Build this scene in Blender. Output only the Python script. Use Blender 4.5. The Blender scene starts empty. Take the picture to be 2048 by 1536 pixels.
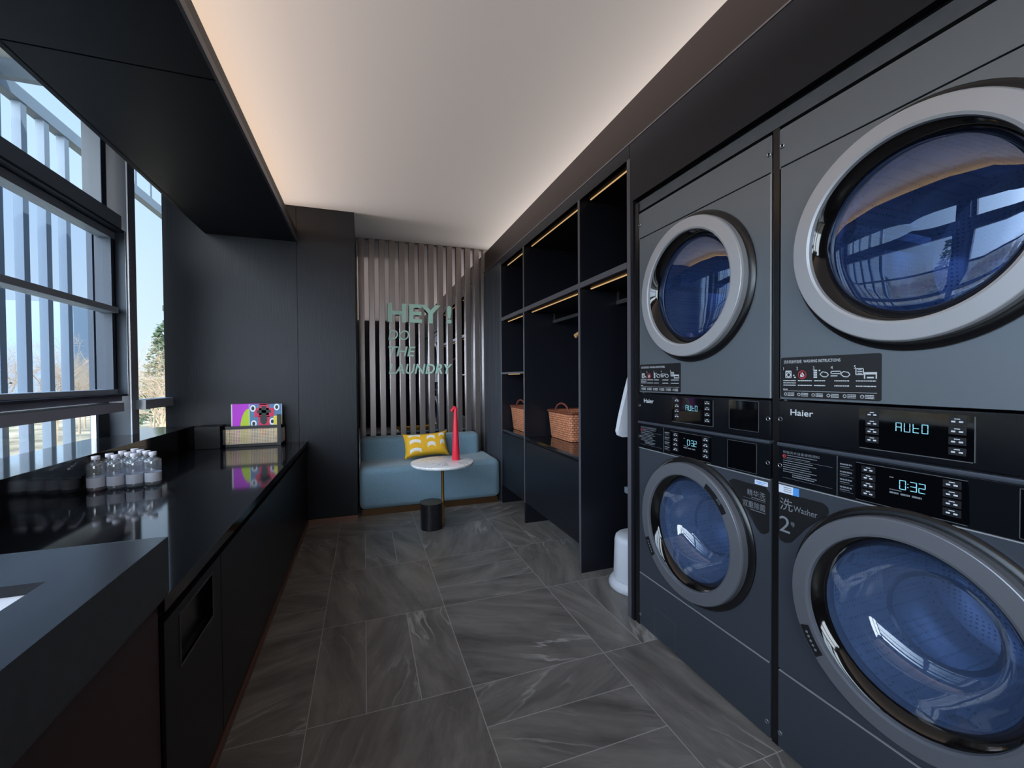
import bpy, bmesh, math, random
from mathutils import Vector, Matrix
random.seed(7)
S = bpy.context.scene
COL = S.collection
PI = math.pi

# ------------------------------------------------------------------ materials
def lin(c):
    out = []
    for v in c[:3]:
        v /= 255.0
        out.append(v / 12.92 if v <= 0.04045 else ((v + 0.055) / 1.055) ** 2.4)
    return (*out, 1.0)

class NT:
    def __init__(s, m): s.t = m.node_tree; s.n = s.t.nodes; s.l = s.t.links
    def add(s, typ, **kw):
        nd = s.n.new(typ)
        for k, v in kw.items():
            if k.startswith('i_'): nd.inputs[k[2:].replace('_', ' ')].default_value = v
            else: setattr(nd, k, v)
        return nd
    def link(s, a, b): s.l.new(a, b)

def mat(name, rgb, rough=0.5, metal=0.0, spec=0.5, coat=0.0, emit=None, estr=0.0, noise=None, bump=None, sheen=0.0):
    """rgb in sRGB 0-255. noise=(scale(xyz), amount) varies colour; bump=(scale(xyz), strength)."""
    m = bpy.data.materials.new(name); m.use_nodes = True
    t = NT(m); b = t.n['Principled BSDF']
    b.inputs['Base Color'].default_value = lin(rgb)
    b.inputs['Roughness'].default_value = rough
    b.inputs['Metallic'].default_value = metal
    b.inputs['Specular IOR Level'].default_value = spec
    b.inputs['Coat Weight'].default_value = coat
    b.inputs['Coat Roughness'].default_value = 0.05
    if sheen: b.inputs['Sheen Weight'].default_value = sheen
    if emit:
        b.inputs['Emission Color'].default_value = lin(emit); b.inputs['Emission Strength'].default_value = estr
    if noise or bump:
        tc = t.add('ShaderNodeTexCoord')
    if noise:
        mp = t.add('ShaderNodeMapping'); mp.inputs['Scale'].default_value = noise[0]
        nz = t.add('ShaderNodeTexNoise'); nz.inputs['Scale'].default_value = 1.0; nz.inputs['Detail'].default_value = 5
        mx = t.add('ShaderNodeMix', data_type='RGBA')
        d = lin(rgb); a = noise[1]
        mx.inputs[6].default_value = (d[0] * (1 - a), d[1] * (1 - a), d[2] * (1 - a), 1)
        mx.inputs[7].default_value = (d[0] * (1 + a), d[1] * (1 + a), d[2] * (1 + a), 1)
        t.link(tc.outputs['Object'], mp.inputs[0]); t.link(mp.outputs[0], nz.inputs['Vector'])
        t.link(nz.outputs['Fac'], mx.inputs[0]); t.link(mx.outputs[2], b.inputs['Base Color'])
    if bump:
        mp2 = t.add('ShaderNodeMapping'); mp2.inputs['Scale'].default_value = bump[0]
        n2 = t.add('ShaderNodeTexNoise'); n2.inputs['Scale'].default_value = 1.0; n2.inputs['Detail'].default_value = 4
        bp = t.add('ShaderNodeBump'); bp.inputs['Strength'].default_value = bump[1]; bp.inputs['Distance'].default_value = 0.01
        t.link(tc.outputs['Object'], mp2.inputs[0]); t.link(mp2.outputs[0], n2.inputs['Vector'])
        t.link(n2.outputs['Fac'], bp.inputs['Height']); t.link(bp.outputs[0], b.inputs['Normal'])
    return m

def glass(name, tint, refl=1.45, haze=None, coat=(255, 255, 255)):
    """thin pane: clear transmission with a tint plus a fresnel reflection, optional milky share."""
    m = bpy.data.materials.new(name); m.use_nodes = True
    t = NT(m); t.n.clear()
    out = t.add('ShaderNodeOutputMaterial')
    tr = t.add('ShaderNodeBsdfTransparent'); tr.inputs[0].default_value = lin(tint)
    gl = t.add('ShaderNodeBsdfGlossy'); gl.inputs['Roughness'].default_value = 0.0; gl.inputs[0].default_value = lin(coat)
    fr = t.add('ShaderNodeFresnel'); fr.inputs[0].default_value = refl
    mx = t.add('ShaderNodeMixShader')
    first = tr.outputs[0]
    if haze:
        df = t.add('ShaderNodeBsdfDiffuse'); df.inputs[0].default_value = lin(haze[0])
        m0 = t.add('ShaderNodeMixShader'); m0.inputs[0].default_value = haze[1]
        t.link(tr.outputs[0], m0.inputs[1]); t.link(df.outputs[0], m0.inputs[2]); first = m0.outputs[0]
    ge = t.add('ShaderNodeNewGeometry'); inv = t.add('ShaderNodeMath', operation='SUBTRACT'); inv.inputs[0].default_value = 1.0
    mu = t.add('ShaderNodeMath', operation='MULTIPLY')
    t.link(ge.outputs['Backfacing'], inv.inputs[1]); t.link(inv.outputs[0], mu.inputs[0]); t.link(fr.outputs[0], mu.inputs[1])
    t.link(mu.outputs[0], mx.inputs[0]); t.link(first, mx.inputs[1]); t.link(gl.outputs[0], mx.inputs[2])
    t.link(mx.outputs[0], out.inputs[0])
    return m

M = {}
M['black_wood'] = mat('black_wood', (23, 25, 32), 0.45, spec=0.32, noise=((60, 60, 3), 0.25), bump=((140, 140, 5), 0.10))
M['black_lac'] = mat('black_lacquer', (20, 22, 29), 0.36, spec=0.34, noise=((2, 2, 2), 0.1))
M['soffit'] = mat('soffit_black', (22, 24, 31), 0.5, spec=0.3, noise=((40, 3, 40), 0.2))
M['black_in'] = mat('black_interior', (20, 20, 24), 0.5)
M['edge'] = mat('board_edge_grey', (84, 82, 88), 0.45)
M['fascia'] = mat('fascia_brown_black', (38, 31, 30), 0.5, spec=0.35, noise=((3, 40, 40), 0.15))
M['stone'] = mat('black_polished_stone', (24, 25, 28), 0.07, spec=0.62, noise=((90, 90, 90), 0.35))
M['stone_satin'] = mat('black_satin_stone', (30, 30, 34), 0.24, spec=0.4, noise=((90, 90, 90), 0.3))
M['stone_edge'] = mat('black_honed_stone', (72, 78, 84), 0.42, noise=((30, 30, 30), 0.25))
M['brown'] = mat('dark_brown_panel', (78, 54, 52), 0.5, noise=((4, 4, 2), 0.12))
M['copper'] = mat('copper_trim', (128, 92, 78), 0.4, metal=0.4)
M['white'] = mat('white_ceramic', (186, 186, 194), 0.25)
M['ceiling'] = mat('ceiling_paint', (226, 224, 224), 0.9)
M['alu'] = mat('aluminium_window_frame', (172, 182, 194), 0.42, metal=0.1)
M['reveal_shade'] = mat('shaded_frame_reveal', (44, 52, 64), 0.5)  # frame aluminium's shaded copy: side faces have their shade in the colour
M['alu_dark'] = mat('dark_gasket', (24, 28, 34), 0.5)
M['fin'] = mat('pale_grey_louvre', (106, 120, 136), 0.6)
M['canopy'] = mat('canopy_concrete', (208, 208, 204), 0.85, noise=((3, 3, 3), 0.1))
M['pillar'] = mat('pillar_grey', (50, 62, 78), 0.5)
M['pane'] = glass('window_glass', (240, 247, 252), 1.35)
M['pane2'] = glass('tinted_casement_glass', (222, 232, 242), 1.4)
M['slat'] = mat('brushed_dark_metal', (146, 136, 133), 0.34, metal=0.85, bump=((300, 300, 2), 0.04))
M['flute'] = mat('fluted_dark_grey', (62, 65, 72), 0.45, metal=0.2)
M['mirror'] = mat('mirror', (188, 186, 190), 0.02, metal=1.0)
M['mint'] = mat('mint_letter', (200, 240, 222), 0.5)
M['sofa'] = mat('blue_boucle', (116, 145, 162), 0.9, sheen=0.3, noise=((120, 120, 120), 0.22), bump=((180, 180, 180), 0.35))
M['brass'] = mat('brass', (168, 130, 72), 0.3, metal=0.9)
M['bronze'] = mat('dark_bronze_plinth', (92, 66, 42), 0.4, metal=0.6)
M['red'] = mat('red_ceramic', (222, 38, 62), 0.4)
M['base_black'] = mat('black_marble_base', (24, 24, 28), 0.3, noise=((8, 8, 8), 0.4))
M['led'] = mat('warm_led', (200, 150, 100), 0.5, emit=(255, 204, 140), estr=0.34)
M['rail'] = mat('rail_grey', (88, 86, 86), 0.4, metal=0.6)
M['wood'] = mat('pale_wood', (206, 160, 104), 0.5)
M['steam_white'] = mat('white_appliance_plastic', (204, 207, 215), 0.35)
M['steam_grey'] = mat('pale_grey_pole', (150, 160, 170), 0.3, metal=0.5)
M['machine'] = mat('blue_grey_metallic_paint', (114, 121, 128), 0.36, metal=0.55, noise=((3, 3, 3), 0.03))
M['machine_shaded'] = mat('shaded_blue_grey_metallic_paint', (76, 81, 91), 0.36, metal=0.5, noise=((3, 3, 3), 0.03))  # dryer paint darkened; the shade on the lower machines is in the colour
M['ring'] = mat('satin_grey_door_ring', (172, 172, 176), 0.36, metal=0.35)
M['ring_shaded'] = mat('shaded_grey_door_ring', (116, 118, 126), 0.3, metal=0.45)  # dryer ring grey with the dimmer light lower down put into its colour
M['ring_black'] = mat('black_ring', (16, 16, 18), 0.25)
M['bezel'] = mat('gloss_black_bezel', (14, 13, 14), 0.06, spec=0.6)
M['panel'] = mat('gloss_black_panel', (14, 16, 21), 0.16)
M['display'] = mat('black_glass', (6, 7, 10), 0.04, spec=0.6)
M['button'] = mat('dark_key', (30, 30, 34), 0.3)
M['line'] = mat('silver_line', (168, 170, 174), 0.35, metal=0.4)
M['line_dim'] = mat('dim_silver_line', (104, 106, 110), 0.35, metal=0.4)
M['print'] = mat('white_print', (196, 200, 204), 0.6)
M['print_dim'] = mat('grey_print', (112, 116, 122), 0.6)
M['digit'] = mat('display_digits', (150, 215, 228), 0.5, emit=(140, 214, 230), estr=0.1)
M['icon_lit'] = mat('lit_key_icons', (186, 192, 200), 0.5, emit=(200, 210, 225), estr=0.06)
M['redprint'] = mat('red_print', (196, 52, 60), 0.6)
M['plate'] = mat('black_plate', (26, 26, 28), 0.35)
M['sticker'] = mat('white_sticker', (206, 212, 226), 0.6)
M['sticker_blue'] = mat('blue_sticker', (70, 140, 214), 0.6)
M['bolt'] = mat('steel_bolt', (150, 152, 156), 0.3, metal=0.9)
M['door_glass'] = glass('dryer_door_glass', (150, 172, 216), 2.5, haze=((52, 78, 132), 0.16), coat=(196, 212, 238))
M['door_glass2'] = glass('washer_door_glass', (180, 196, 224), 1.75, haze=((98, 122, 166), 0.28))
M['tub'] = mat('dark_tub', (30, 34, 44), 0.4)
M['bottle_cap'] = mat('white_cap', (214, 210, 222), 0.4)
M['label'] = mat('bottle_label', (196, 196, 206), 0.55)
M['boxblack'] = mat('matte_black_box', (10, 10, 12), 0.7)
M['frame_black'] = mat('black_stained_frame', (34, 31, 34), 0.5)
M['magenta'] = mat('magenta_cover', (188, 44, 208), 0.5)
M['paper'] = mat('paper_pages', (226, 222, 216), 0.8)
M['lime'] = mat('lime_print', (178, 206, 34), 0.5)
M['cover_blue'] = mat('cover_slate_blue', (82, 122, 160), 0.5, noise=((60, 60, 60), 0.3))
M['cover_red'] = mat('cover_crimson', (206, 40, 84), 0.5)
M['cover_dark'] = mat('cover_dark_green', (24, 38, 40), 0.5)
M['cover_white'] = mat('cover_white', (232, 238, 246), 0.5)
M['cover_yellow'] = mat('cover_yellow', (226, 208, 70), 0.5)
M['tree'] = mat('bare_tree_bark', (168, 146, 122), 0.9)
M['evergreen'] = mat('evergreen_needles', (74, 92, 66), 0.9, noise=((2, 2, 2), 0.3))
M['tower'] = mat('hazy_tower_grey', (122, 140, 158), 0.4)  # lightened; distance haze is put into the colour
M['white_wall'] = mat('pale_building', (214, 214, 208), 0.8)

M['bottle'] = glass('clear_bottle', (246, 249, 253), 1.9, haze=((246, 248, 252), 0.09))
def tile_mat():
    m = bpy.data.materials.new('slate_tile'); m.use_nodes = True
    t = NT(m); b = t.n['Principled BSDF']; b.inputs['Roughness'].default_value = 0.34
    uv = t.add('ShaderNodeUVMap'); uv.uv_map = 'UVMap'
    mp = t.add('ShaderNodeMapping'); mp.inputs['Scale'].default_value = (1.6, 7.0, 1)
    dn = t.add('ShaderNodeTexNoise'); dn.inputs['Scale'].default_value = 2.2; dn.inputs['Detail'].default_value = 4
    ad = t.add('ShaderNodeVectorMath', operation='MULTIPLY_ADD'); ad.inputs[1].default_value = (0.9, 0.9, 0)
    n1 = t.add('ShaderNodeTexNoise'); n1.inputs['Scale'].default_value = 1.3; n1.inputs['Detail'].default_value = 9; n1.inputs['Roughness'].default_value = 0.66
    cr = t.add('ShaderNodeValToRGB'); e = cr.color_ramp.elements
    e[0].position = 0.30; e[0].color = lin((80, 76, 73)); e[1].position = 0.72; e[1].color = lin((142, 136, 131))
    # thin pale veins where a second noise crosses its middle value
    n2 = t.add('ShaderNodeTexNoise'); n2.inputs['Scale'].default_value = 0.9; n2.inputs['Detail'].default_value = 5
    sb = t.add('ShaderNodeMath', operation='SUBTRACT'); sb.inputs[1].default_value = 0.5
    ab = t.add('ShaderNodeMath', operation='ABSOLUTE')
    vr = t.add('ShaderNodeValToRGB'); v = vr.color_ramp.elements
    v[0].position = 0.0; v[0].color = (0.7, 0.7, 0.7, 1); v[1].position = 0.022; v[1].color = (0, 0, 0, 1)
    mx = t.add('ShaderNodeMix', data_type='RGBA'); mx.inputs[7].default_value = lin((184, 180, 176))
    mk = t.add('ShaderNodeMath', operation='MULTIPLY')
    n3 = t.add('ShaderNodeTexNoise'); n3.inputs['Scale'].default_value = 1.7
    vr3 = t.add('ShaderNodeValToRGB'); vr3.color_ramp.elements[0].position = 0.5; vr3.color_ramp.elements[1].position = 0.66
    bp = t.add('ShaderNodeBump'); bp.inputs['Strength'].default_value = 0.12; bp.inputs['Distance'].default_value = 0.004
    t.link(uv.outputs[0], mp.inputs[0]); t.link(uv.outputs[0], dn.inputs['Vector'])
    t.link(dn.outputs['Color'], ad.inputs[0]); t.link(mp.outputs[0], ad.inputs[2])
    for n in (n1, n2): t.link(ad.outputs[0], n.inputs['Vector'])
    t.link(uv.outputs[0], n3.inputs['Vector']); t.link(n3.outputs[0], vr3.inputs[0])
    t.link(n1.outputs['Fac'], cr.inputs[0]); t.link(n2.outputs['Fac'], sb.inputs[0]); t.link(sb.outputs[0], ab.inputs[0])
    t.link(ab.outputs[0], vr.inputs[0]); t.link(vr.outputs[0], mk.inputs[0]); t.link(vr3.outputs[0], mk.inputs[1])
    t.link(cr.outputs[0], mx.inputs[6]); t.link(mk.outputs[0], mx.inputs[0])
    t.link(mx.outputs[2], b.inputs['Base Color']); t.link(n1.outputs['Fac'], bp.inputs['Height']); t.link(bp.outputs[0], b.inputs['Normal'])
    return m
M['tile'] = tile_mat()
M['grout'] = mat('grout', (176, 173, 170), 0.8)

def marble_mat():
    m = bpy.data.materials.new('white_marble'); m.use_nodes = True
    t = NT(m); b = t.n['Principled BSDF']; b.inputs['Roughness'].default_value = 0.18
    tc = t.add('ShaderNodeTexCoord'); n = t.add('ShaderNodeTexNoise'); n.inputs['Scale'].default_value = 3.2; n.inputs['Detail'].default_value = 4
    n.inputs['Distortion'].default_value = 1.2
    s = t.add('ShaderNodeMath', operation='SUBTRACT'); s.inputs[1].default_value = 0.5
    a = t.add('ShaderNodeMath', operation='ABSOLUTE'); r = t.add('ShaderNodeValToRGB'); e = r.color_ramp.elements
    e[0].position = 0; e[0].color = lin((206, 203, 202)); e[1].position = 0.016; e[1].color = lin((250, 249, 249))
    t.link(tc.outputs['Object'], n.inputs['Vector']); t.link(n.outputs['Fac'], s.inputs[0]); t.link(s.outputs[0], a.inputs[0])
    t.link(a.outputs[0], r.inputs[0]); t.link(r.outputs[0], b.inputs['Base Color'])
    return m
M['marble'] = marble_mat()

def weave_mat(name, c1, c2, su, sv):
    """basket weave from two crossing wave patterns (generated from object position)."""
    m = bpy.data.materials.new(name); m.use_nodes = True
    t = NT(m); b = t.n['Principled BSDF']; b.inputs['Roughness'].default_value = 0.6
    uv = t.add('ShaderNodeUVMap'); uv.uv_map = 'UVMap'
    ck = t.add('ShaderNodeTexBrick'); ck.inputs['Scale'].default_value = 1.0
    ck.inputs['Color1'].default_value = lin(c1); ck.inputs['Color2'].default_value = lin([int(v * 0.85) for v in c1])
    ck.inputs['Mortar'].default_value = lin(c2); ck.inputs['Mortar Size'].default_value = 0.0022
    ck.inputs['Brick Width'].default_value = su; ck.inputs['Row Height'].default_value = sv; ck.inputs['Mortar Smooth'].default_value = 0.6
    bp = t.add('ShaderNodeBump'); bp.inputs['Strength'].default_value = 0.6; bp.inputs['Distance'].default_value = 0.006; bp.invert = True
    t.link(uv.outputs[0], ck.inputs['Vector']); t.link(ck.outputs['Color'], b.inputs['Base Color'])
    t.link(ck.outputs['Fac'], bp.inputs['Height']); t.link(bp.outputs[0], b.inputs['Normal'])
    return m
M['wicker'] = weave_mat('orange_wicker', (214, 140, 102), (112, 58, 38), 0.03, 0.017)
M['leather'] = mat('brown_leather_handle', (126, 66, 54), 0.5)

def drum_mat():
    m = bpy.data.materials.new('perforated_steel_drum'); m.use_nodes = True
    t = NT(m); b = t.n['Principled BSDF']; b.inputs['Roughness'].default_value = 0.28; b.inputs['Metallic'].default_value = 0.55
    tc = t.add('ShaderNodeTexCoord'); v = t.add('ShaderNodeTexVoronoi'); v.inputs['Scale'].default_value = 75; v.inputs['Randomness'].default_value = 0.15
    r = t.add('ShaderNodeValToRGB'); e = r.color_ramp.elements
    e[0].position = 0.18; e[0].color = lin((116, 124, 140)); e[1].position = 0.34; e[1].color = lin((196, 204, 216))
    t.link(tc.outputs['Object'], v.inputs['Vector']); t.link(v.outputs['Distance'], r.inputs[0]); t.link(r.outputs[0], b.inputs['Base Color'])
    return m
M['drum'] = drum_mat()

def ground_mat():
    m = bpy.data.materials.new('winter_ground'); m.use_nodes = True
    t = NT(m); b = t.n['Principled BSDF']; b.inputs['Roughness'].default_value = 0.95
    tc = t.add('ShaderNodeTexCoord'); n = t.add('ShaderNodeTexNoise'); n.inputs['Scale'].default_value = 0.35; n.inputs['Detail'].default_value = 8
    r = t.add('ShaderNodeValToRGB'); e = r.color_ramp.elements
    e[0].position = 0.35; e[0].color = lin((112, 104, 84)); e[1].position = 0.65; e[1].color = lin((178, 164, 140))
    t.link(tc.outputs['Object'], n.inputs['Vector']); t.link(n.outputs['Fac'], r.inputs[0]); t.link(r.outputs[0], b.inputs['Base Color'])
    return m
M['ground'] = ground_mat()

def cushion_mat():
    """mustard cloth with rows of white arch prints in the cushion's own UV space."""
    m = bpy.data.materials.new('mustard_arch_print'); m.use_nodes = True
    t = NT(m); b = t.n['Principled BSDF']; b.inputs['Roughness'].default_value = 0.85
    uv = t.add('ShaderNodeUVMap'); uv.uv_map = 'UVMap'
    sx = t.add('ShaderNodeSeparateXYZ'); t.link(uv.outputs[0], sx.inputs[0])
    def math_(op, a, bb=None, c=None):
        n = t.add('ShaderNodeMath', operation=op)
        for i, q in enumerate((a, bb, c)):
            if q is None: continue
            if isinstance(q, (int, float)): n.inputs[i].default_value = q
            else: t.link(q, n.inputs[i])
        return n.outputs[0]
    u, v = sx.outputs[0], sx.outputs[1]
    total = None
    # arches: (u0, u1, v0, v1) in 0..1, arch cut-out below
    for (u0, u1, v0, v1) in ((.10, .36, .80, .93), (.10, .36, .52, .70), (.10, .36, .16, .36), (.50, .68, .66, .86), (.50, .68, .34, .56), (.78, .92, .74, .92), (.80, .92, .40, .62)):
        uc, hw = (u0 + u1) / 2, (u1 - u0) / 2
        du = math_('DIVIDE', math_('SUBTRACT', u, uc), hw)
        sq = math_('MULTIPLY', du, du)
        drop = math_('MULTIPLY', sq, (v1 - v0) * 0.30)          # curved top
        top = math_('SUBTRACT', v1, drop)
        bot = math_('SUBTRACT', v0 + (v1 - v0) * 0.34, math_('MULTIPLY', sq, (v1 - v0) * 0.45))
        a = math_('LESS_THAN', math_('ABSOLUTE', du), 1.0)
        a = math_('MULTIPLY', a, math_('LESS_THAN', v, top))
        a = math_('MULTIPLY', a, math_('GREATER_THAN', v, bot))
        total = a if total is None else math_('MAXIMUM', total, a)
    nz = t.add('ShaderNodeTexNoise'); nz.inputs['Scale'].default_value = 14
    base = t.add('ShaderNodeMix', data_type='RGBA'); base.inputs[6].default_value = lin((240, 176, 30)); base.inputs[7].default_value = lin((252, 196, 52))
    t.link(uv.outputs[0], nz.inputs['Vector']); t.link(nz.outputs['Fac'], base.inputs[0])
    mx = t.add('ShaderNodeMix', data_type='RGBA'); mx.inputs[7].default_value = lin((240, 236, 230))
    t.link(total, mx.inputs[0]); t.link(base.outputs[2], mx.inputs[6]); t.link(mx.outputs[2], b.inputs['Base Color'])
    return m
M['cushion'] = cushion_mat()

# ------------------------------------------------------------------ mesh helpers
def B(): return bmesh.new()

def box(bm, x0, x1, y0, y1, z0, z1, bev=0.0, seg=2):
    ret = bmesh.ops.create_cube(bm, size=1.0)
    vs = ret['verts']
    for v in vs:
        v.co = Vector(((x0 + x1) / 2 + v.co.x * (x1 - x0), (y0 + y1) / 2 + v.co.y * (y1 - y0), (z0 + z1) / 2 + v.co.z * (z1 - z0)))
    if bev > 0:
        es = list({e for v in vs for e in v.link_edges})
        bmesh.ops.bevel(bm, geom=es, offset=bev, segments=seg, profile=0.5, affect='EDGES')
    return bm

def lathe(bm, prof, c=(0, 0, 0), axis='z', n=48, closed=False):
    """prof: list of (along, radius). axis z or x."""
    rings = []
    for (a, r) in prof:
        ring = []
        for i in range(n):
            th = 2 * PI * i / n
            p, q = r * math.cos(th), r * math.sin(th)
            co = (c[0] + p, c[1] + q, c[2] + a) if axis == 'z' else (c[0] + a, c[1] + p, c[2] + q)
            ring.append(bm.verts.new(co))
        rings.append(ring)
    rr = list(zip(rings, rings[1:])) + ([(rings[-1], rings[0])] if closed else [])
    for A, C in rr:
        for i in range(n):
            j = (i + 1) % n
            bm.faces.new((A[i], A[j], C[j], C[i]))
    return rings

def cap(bm, ring): bm.faces.new(ring)

def tube(bm, pts, r, n=8, r2=None, capends=True):
    pts = [Vector(p) for p in pts]
    rings = []
    for i, p in enumerate(pts):
        d = (pts[min(i + 1, len(pts) - 1)] - pts[max(i - 1, 0)]).normalized()
        up = Vector((0, 0, 1)) if abs(d.z) < 0.9 else Vector((1, 0, 0))
        a = d.cross(up).normalized(); b = d.cross(a)
        rad = r if r2 is None else r + (r2 - r) * i / max(1, len(pts) - 1)
        rings.append([bm.verts.new(p + a * rad * math.cos(2 * PI * k / n) + b * rad * math.sin(2 * PI * k / n)) for k in range(n)])
    for A, C in zip(rings, rings[1:]):
        for k in range(n):
            bm.faces.new((A[k], A[(k + 1) % n], C[(k + 1) % n], C[k]))
    if capends:
        bm.faces.new(rings[0][::-1]); bm.faces.new(rings[-1])

def prism(bm, poly, f, d0, d1):
    """poly: list of 2-D points; f(p, d) -> 3-D; extruded between d0 and d1."""
    a = [bm.verts.new(f(p, d0)) for p in poly]; b = [bm.verts.new(f(p, d1)) for p in poly]
    bm.faces.new(a); bm.faces.new(b[::-1])
    n = len(poly)
    for i in range(n):
        bm.faces.new((a[i], b[i], b[(i + 1) % n], a[(i + 1) % n]))

def text(bm, s, origin, right, up, h=None, w=None, thick=0.0008, shear=0.0, bold=0.0):
    cu = bpy.data.curves.new('t', 'FONT'); cu.body = s; cu.size = 1.0; cu.shear = shear; cu.offset = bold
    cu.resolution_u = 3
    ob = bpy.data.objects.new('t', cu)
    me = bpy.data.meshes.new_from_object(ob)
    bpy.data.objects.remove(ob); bpy.data.curves.remove(cu)
    if not me.vertices: return
    xs = [v.co.x for v in me.vertices]; ys = [v.co.y for v in me.vertices]
    x0, x1, y0, y1 = min(xs), max(xs), min(ys), max(ys)
    sx = sy = None
    if w: sx = w / (x1 - x0)
    if h: sy = h / (y1 - y0)
    sx = sx or sy; sy = sy or sx
    R_, U_ = Vector(right), Vector(up); N_ = R_.cross(U_); O = Vector(origin)
    vs = [bm.verts.new(O + R_ * (v.co.x - x0) * sx + U_ * (v.co.y - y0) * sy + N_ * thick) for v in me.vertices]
    for p in me.polygons:
        try: bm.faces.new([vs[i] for i in p.vertices])
        except ValueError: pass
    bpy.data.meshes.remove(me)

def obj(name, bm, m, parent=None, smooth=False, recalc=True, angle=40):
    if recalc: bmesh.ops.recalc_face_normals(bm, faces=bm.faces)
    off = Vector((0, 0, 0)); q = parent
    while q is not None: off += q.location; q = q.parent
    if off.length: bmesh.ops.translate(bm, vec=-off, verts=bm.verts)
    me = bpy.data.meshes.new(name); bm.to_mesh(me); bm.free()
    for mm in (m if isinstance(m, (list, tuple)) else [m]): me.materials.append(M[mm])
    o = bpy.data.objects.new(name, me); COL.objects.link(o)
    if parent is not None: o.parent = parent
    if smooth:
        for p in me.polygons: p.use_smooth = True
        try: me.set_sharp_from_angle(angle=math.radians(angle))
        except Exception: pass
    return o

def wn(o):
    md = o.modifiers.new('weighted', 'WEIGHTED_NORMAL'); md.keep_sharp = True; md.weight = 100
    return o

def thing(name, loc, label, cat, group=None):
    o = bpy.data.objects.new(name, None); COL.objects.link(o); o.location = loc; o.empty_display_size = 0.1
    return tag(o, label, cat, group)

def tag(o, label, cat, group=None, kind=None):
    o['label'] = label; o['category'] = cat
    if group: o['group'] = group
    if kind: o['kind'] = kind
    return o

def struct(o, label=None, cat=None):
    o['kind'] = 'structure'
    if label: o['label'] = label
    if cat: o['category'] = cat
    return o

def sroot(name, loc=(0, 0, 0), label=None, cat=None):
    o = bpy.data.objects.new(name, None); COL.objects.link(o); o.location = loc
    return struct(o, label, cat)

def copy_tree(o, parent=None):
    c = o.copy(); COL.objects.link(c); c.parent = parent
    for ch in list(o.children): copy_tree(ch, c)
    return c

def bx(name, m, *a, parent=None, bev=0.0, **k):
    o = obj(name, box(B(), *a, bev=bev), m, parent, smooth=bev > 0, **k)
    if bev > 0: wn(o)
    return o

# ------------------------------------------------------------------ camera (f = 840.2 px of 2048)
cam = bpy.data.cameras.new('camera'); cam.sensor_fit = 'HORIZONTAL'; cam.sensor_width = 36
cam.lens = 36 * 840.24 / 2048; cam.clip_start = 0.02; cam.clip_end = 500
co = bpy.data.objects.new('camera', cam); COL.objects.link(co)
r_, u_, w_ = Vector((0.94357203, -0.3310913, -0.0070973)), Vector((0.01187456, 0.01240823, 0.9998525)), Vector((0.3309544, 0.94351714, -0.01563962))
mw = Matrix((r_, u_, -w_)).transposed().to_4x4(); mw.translation = (0, 0, 1.2)
co.matrix_world = mw
S.camera = co

CEIL = 2.60
# ------------------------------------------------------------------ floor with 0.6 m modules, every other split into three strips
def build_floor():
    bm = B(); uvl = bm.loops.layers.uv.new('UVMap')
    g = 0.0017; X0, Y0, PX, PY = -0.203, 1.577, 0.5855, 0.609
    rnd = random.Random(3)
    def tile(x0, x1, y0, y1, along_y):
        x0, x1, y0, y1 = max(x0, -0.62), min(x1, 1.95), max(y0, -1.8), min(y1, 4.6)
        if x1 - x0 < .01 or y1 - y0 < .01: return
        vs = [bm.verts.new(p) for p in ((x0 + g, y0 + g, 0), (x1 - g, y0 + g, 0), (x1 - g, y1 - g, 0), (x0 + g, y1 - g, 0))]
        f = bm.faces.new(vs); f.material_index = 0
        ou, ov = rnd.uniform(0, 60), rnd.uniform(0, 60); sk = rnd.choice((-0.35, 0.2, 0.45))
        for lp in f.loops:
            x, y = lp.vert.co.x, lp.vert.co.y
            u, v = (y, x) if along_y else (x, y)
            lp[uvl].uv = (u + ou, v + sk * u + ov)
    for i in range(-2, 5):
        for j in range(-6, 6):
            x, y = X0 + i * PX, Y0 + j * PY
            if (i + j) % 2 == 0:
                for k in range(3):
                    if j % 2 == 0: tile(x + k * PX / 3, x + (k + 1) * PX / 3, y, y + PY, True)
                    else: tile(x, x + PX, y + k * PY / 3, y + (k + 1) * PY / 3, False)
            else:
                tile(x, x + PX, y, y + PY, (i * 3 + j) % 3 != 0)
    vs = [bm.verts.new(p) for p in ((-1.6, -1.85, -0.0012), (2.0, -1.85, -0.0012), (2.0, 4.65, -0.0012), (-1.6, 4.65, -0.0012))]
    f = bm.faces.new(vs); f.material_index = 1
    for lp in f.loops: lp[uvl].uv = (0, 0)
    struct(obj('floor', bm, ['tile', 'grout'], recalc=False), 'dark slate tile floor in square modules and strips', 'floor')
build_floor()

# ------------------------------------------------------------------ room shell
struct(bx('ceiling', 'ceiling', -1.12, 2.0, -1.85, 4.62, CEIL, CEIL + 0.12), 'plain pale ceiling washed by hidden warm light', 'ceiling')
def back_left():
    o = sroot('wall_back', (-0.7, 3.8, 0), 'black timber end wall left of the sofa, with one upright joint', 'wall')
    bx('wall_panel', 'black_wood', -1.40, -0.5095, 3.80, 4.6, 0.0, CEIL + 0.3, parent=o)
    bx('wall_panel', 'black_wood', -0.5065, -0.067, 3.80, 4.6, 0.043, CEIL, parent=o)
back_left()
struct(bx('baseboard_back', 'copper', -0.449, -0.067, 3.793, 3.82, 0.0, 0.040), 'copper skirting strip under the black end wall', 'baseboard')
struct(bx('wall_rear', 'black_wood', -1.6, 2.0, 4.6, 4.68, 0.0, 2.75))
o = sroot('wall_front', (0.3, -1.86, 0))
bx('wall_panel', 'black_wood', -0.22, 2.0, -1.92, -1.8, 0.0, 2.75, parent=o)
bx('wall_panel', 'black_wood', -1.7, -0.22, -1.92, -1.8, 0.0, 0.86, parent=o)
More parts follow.
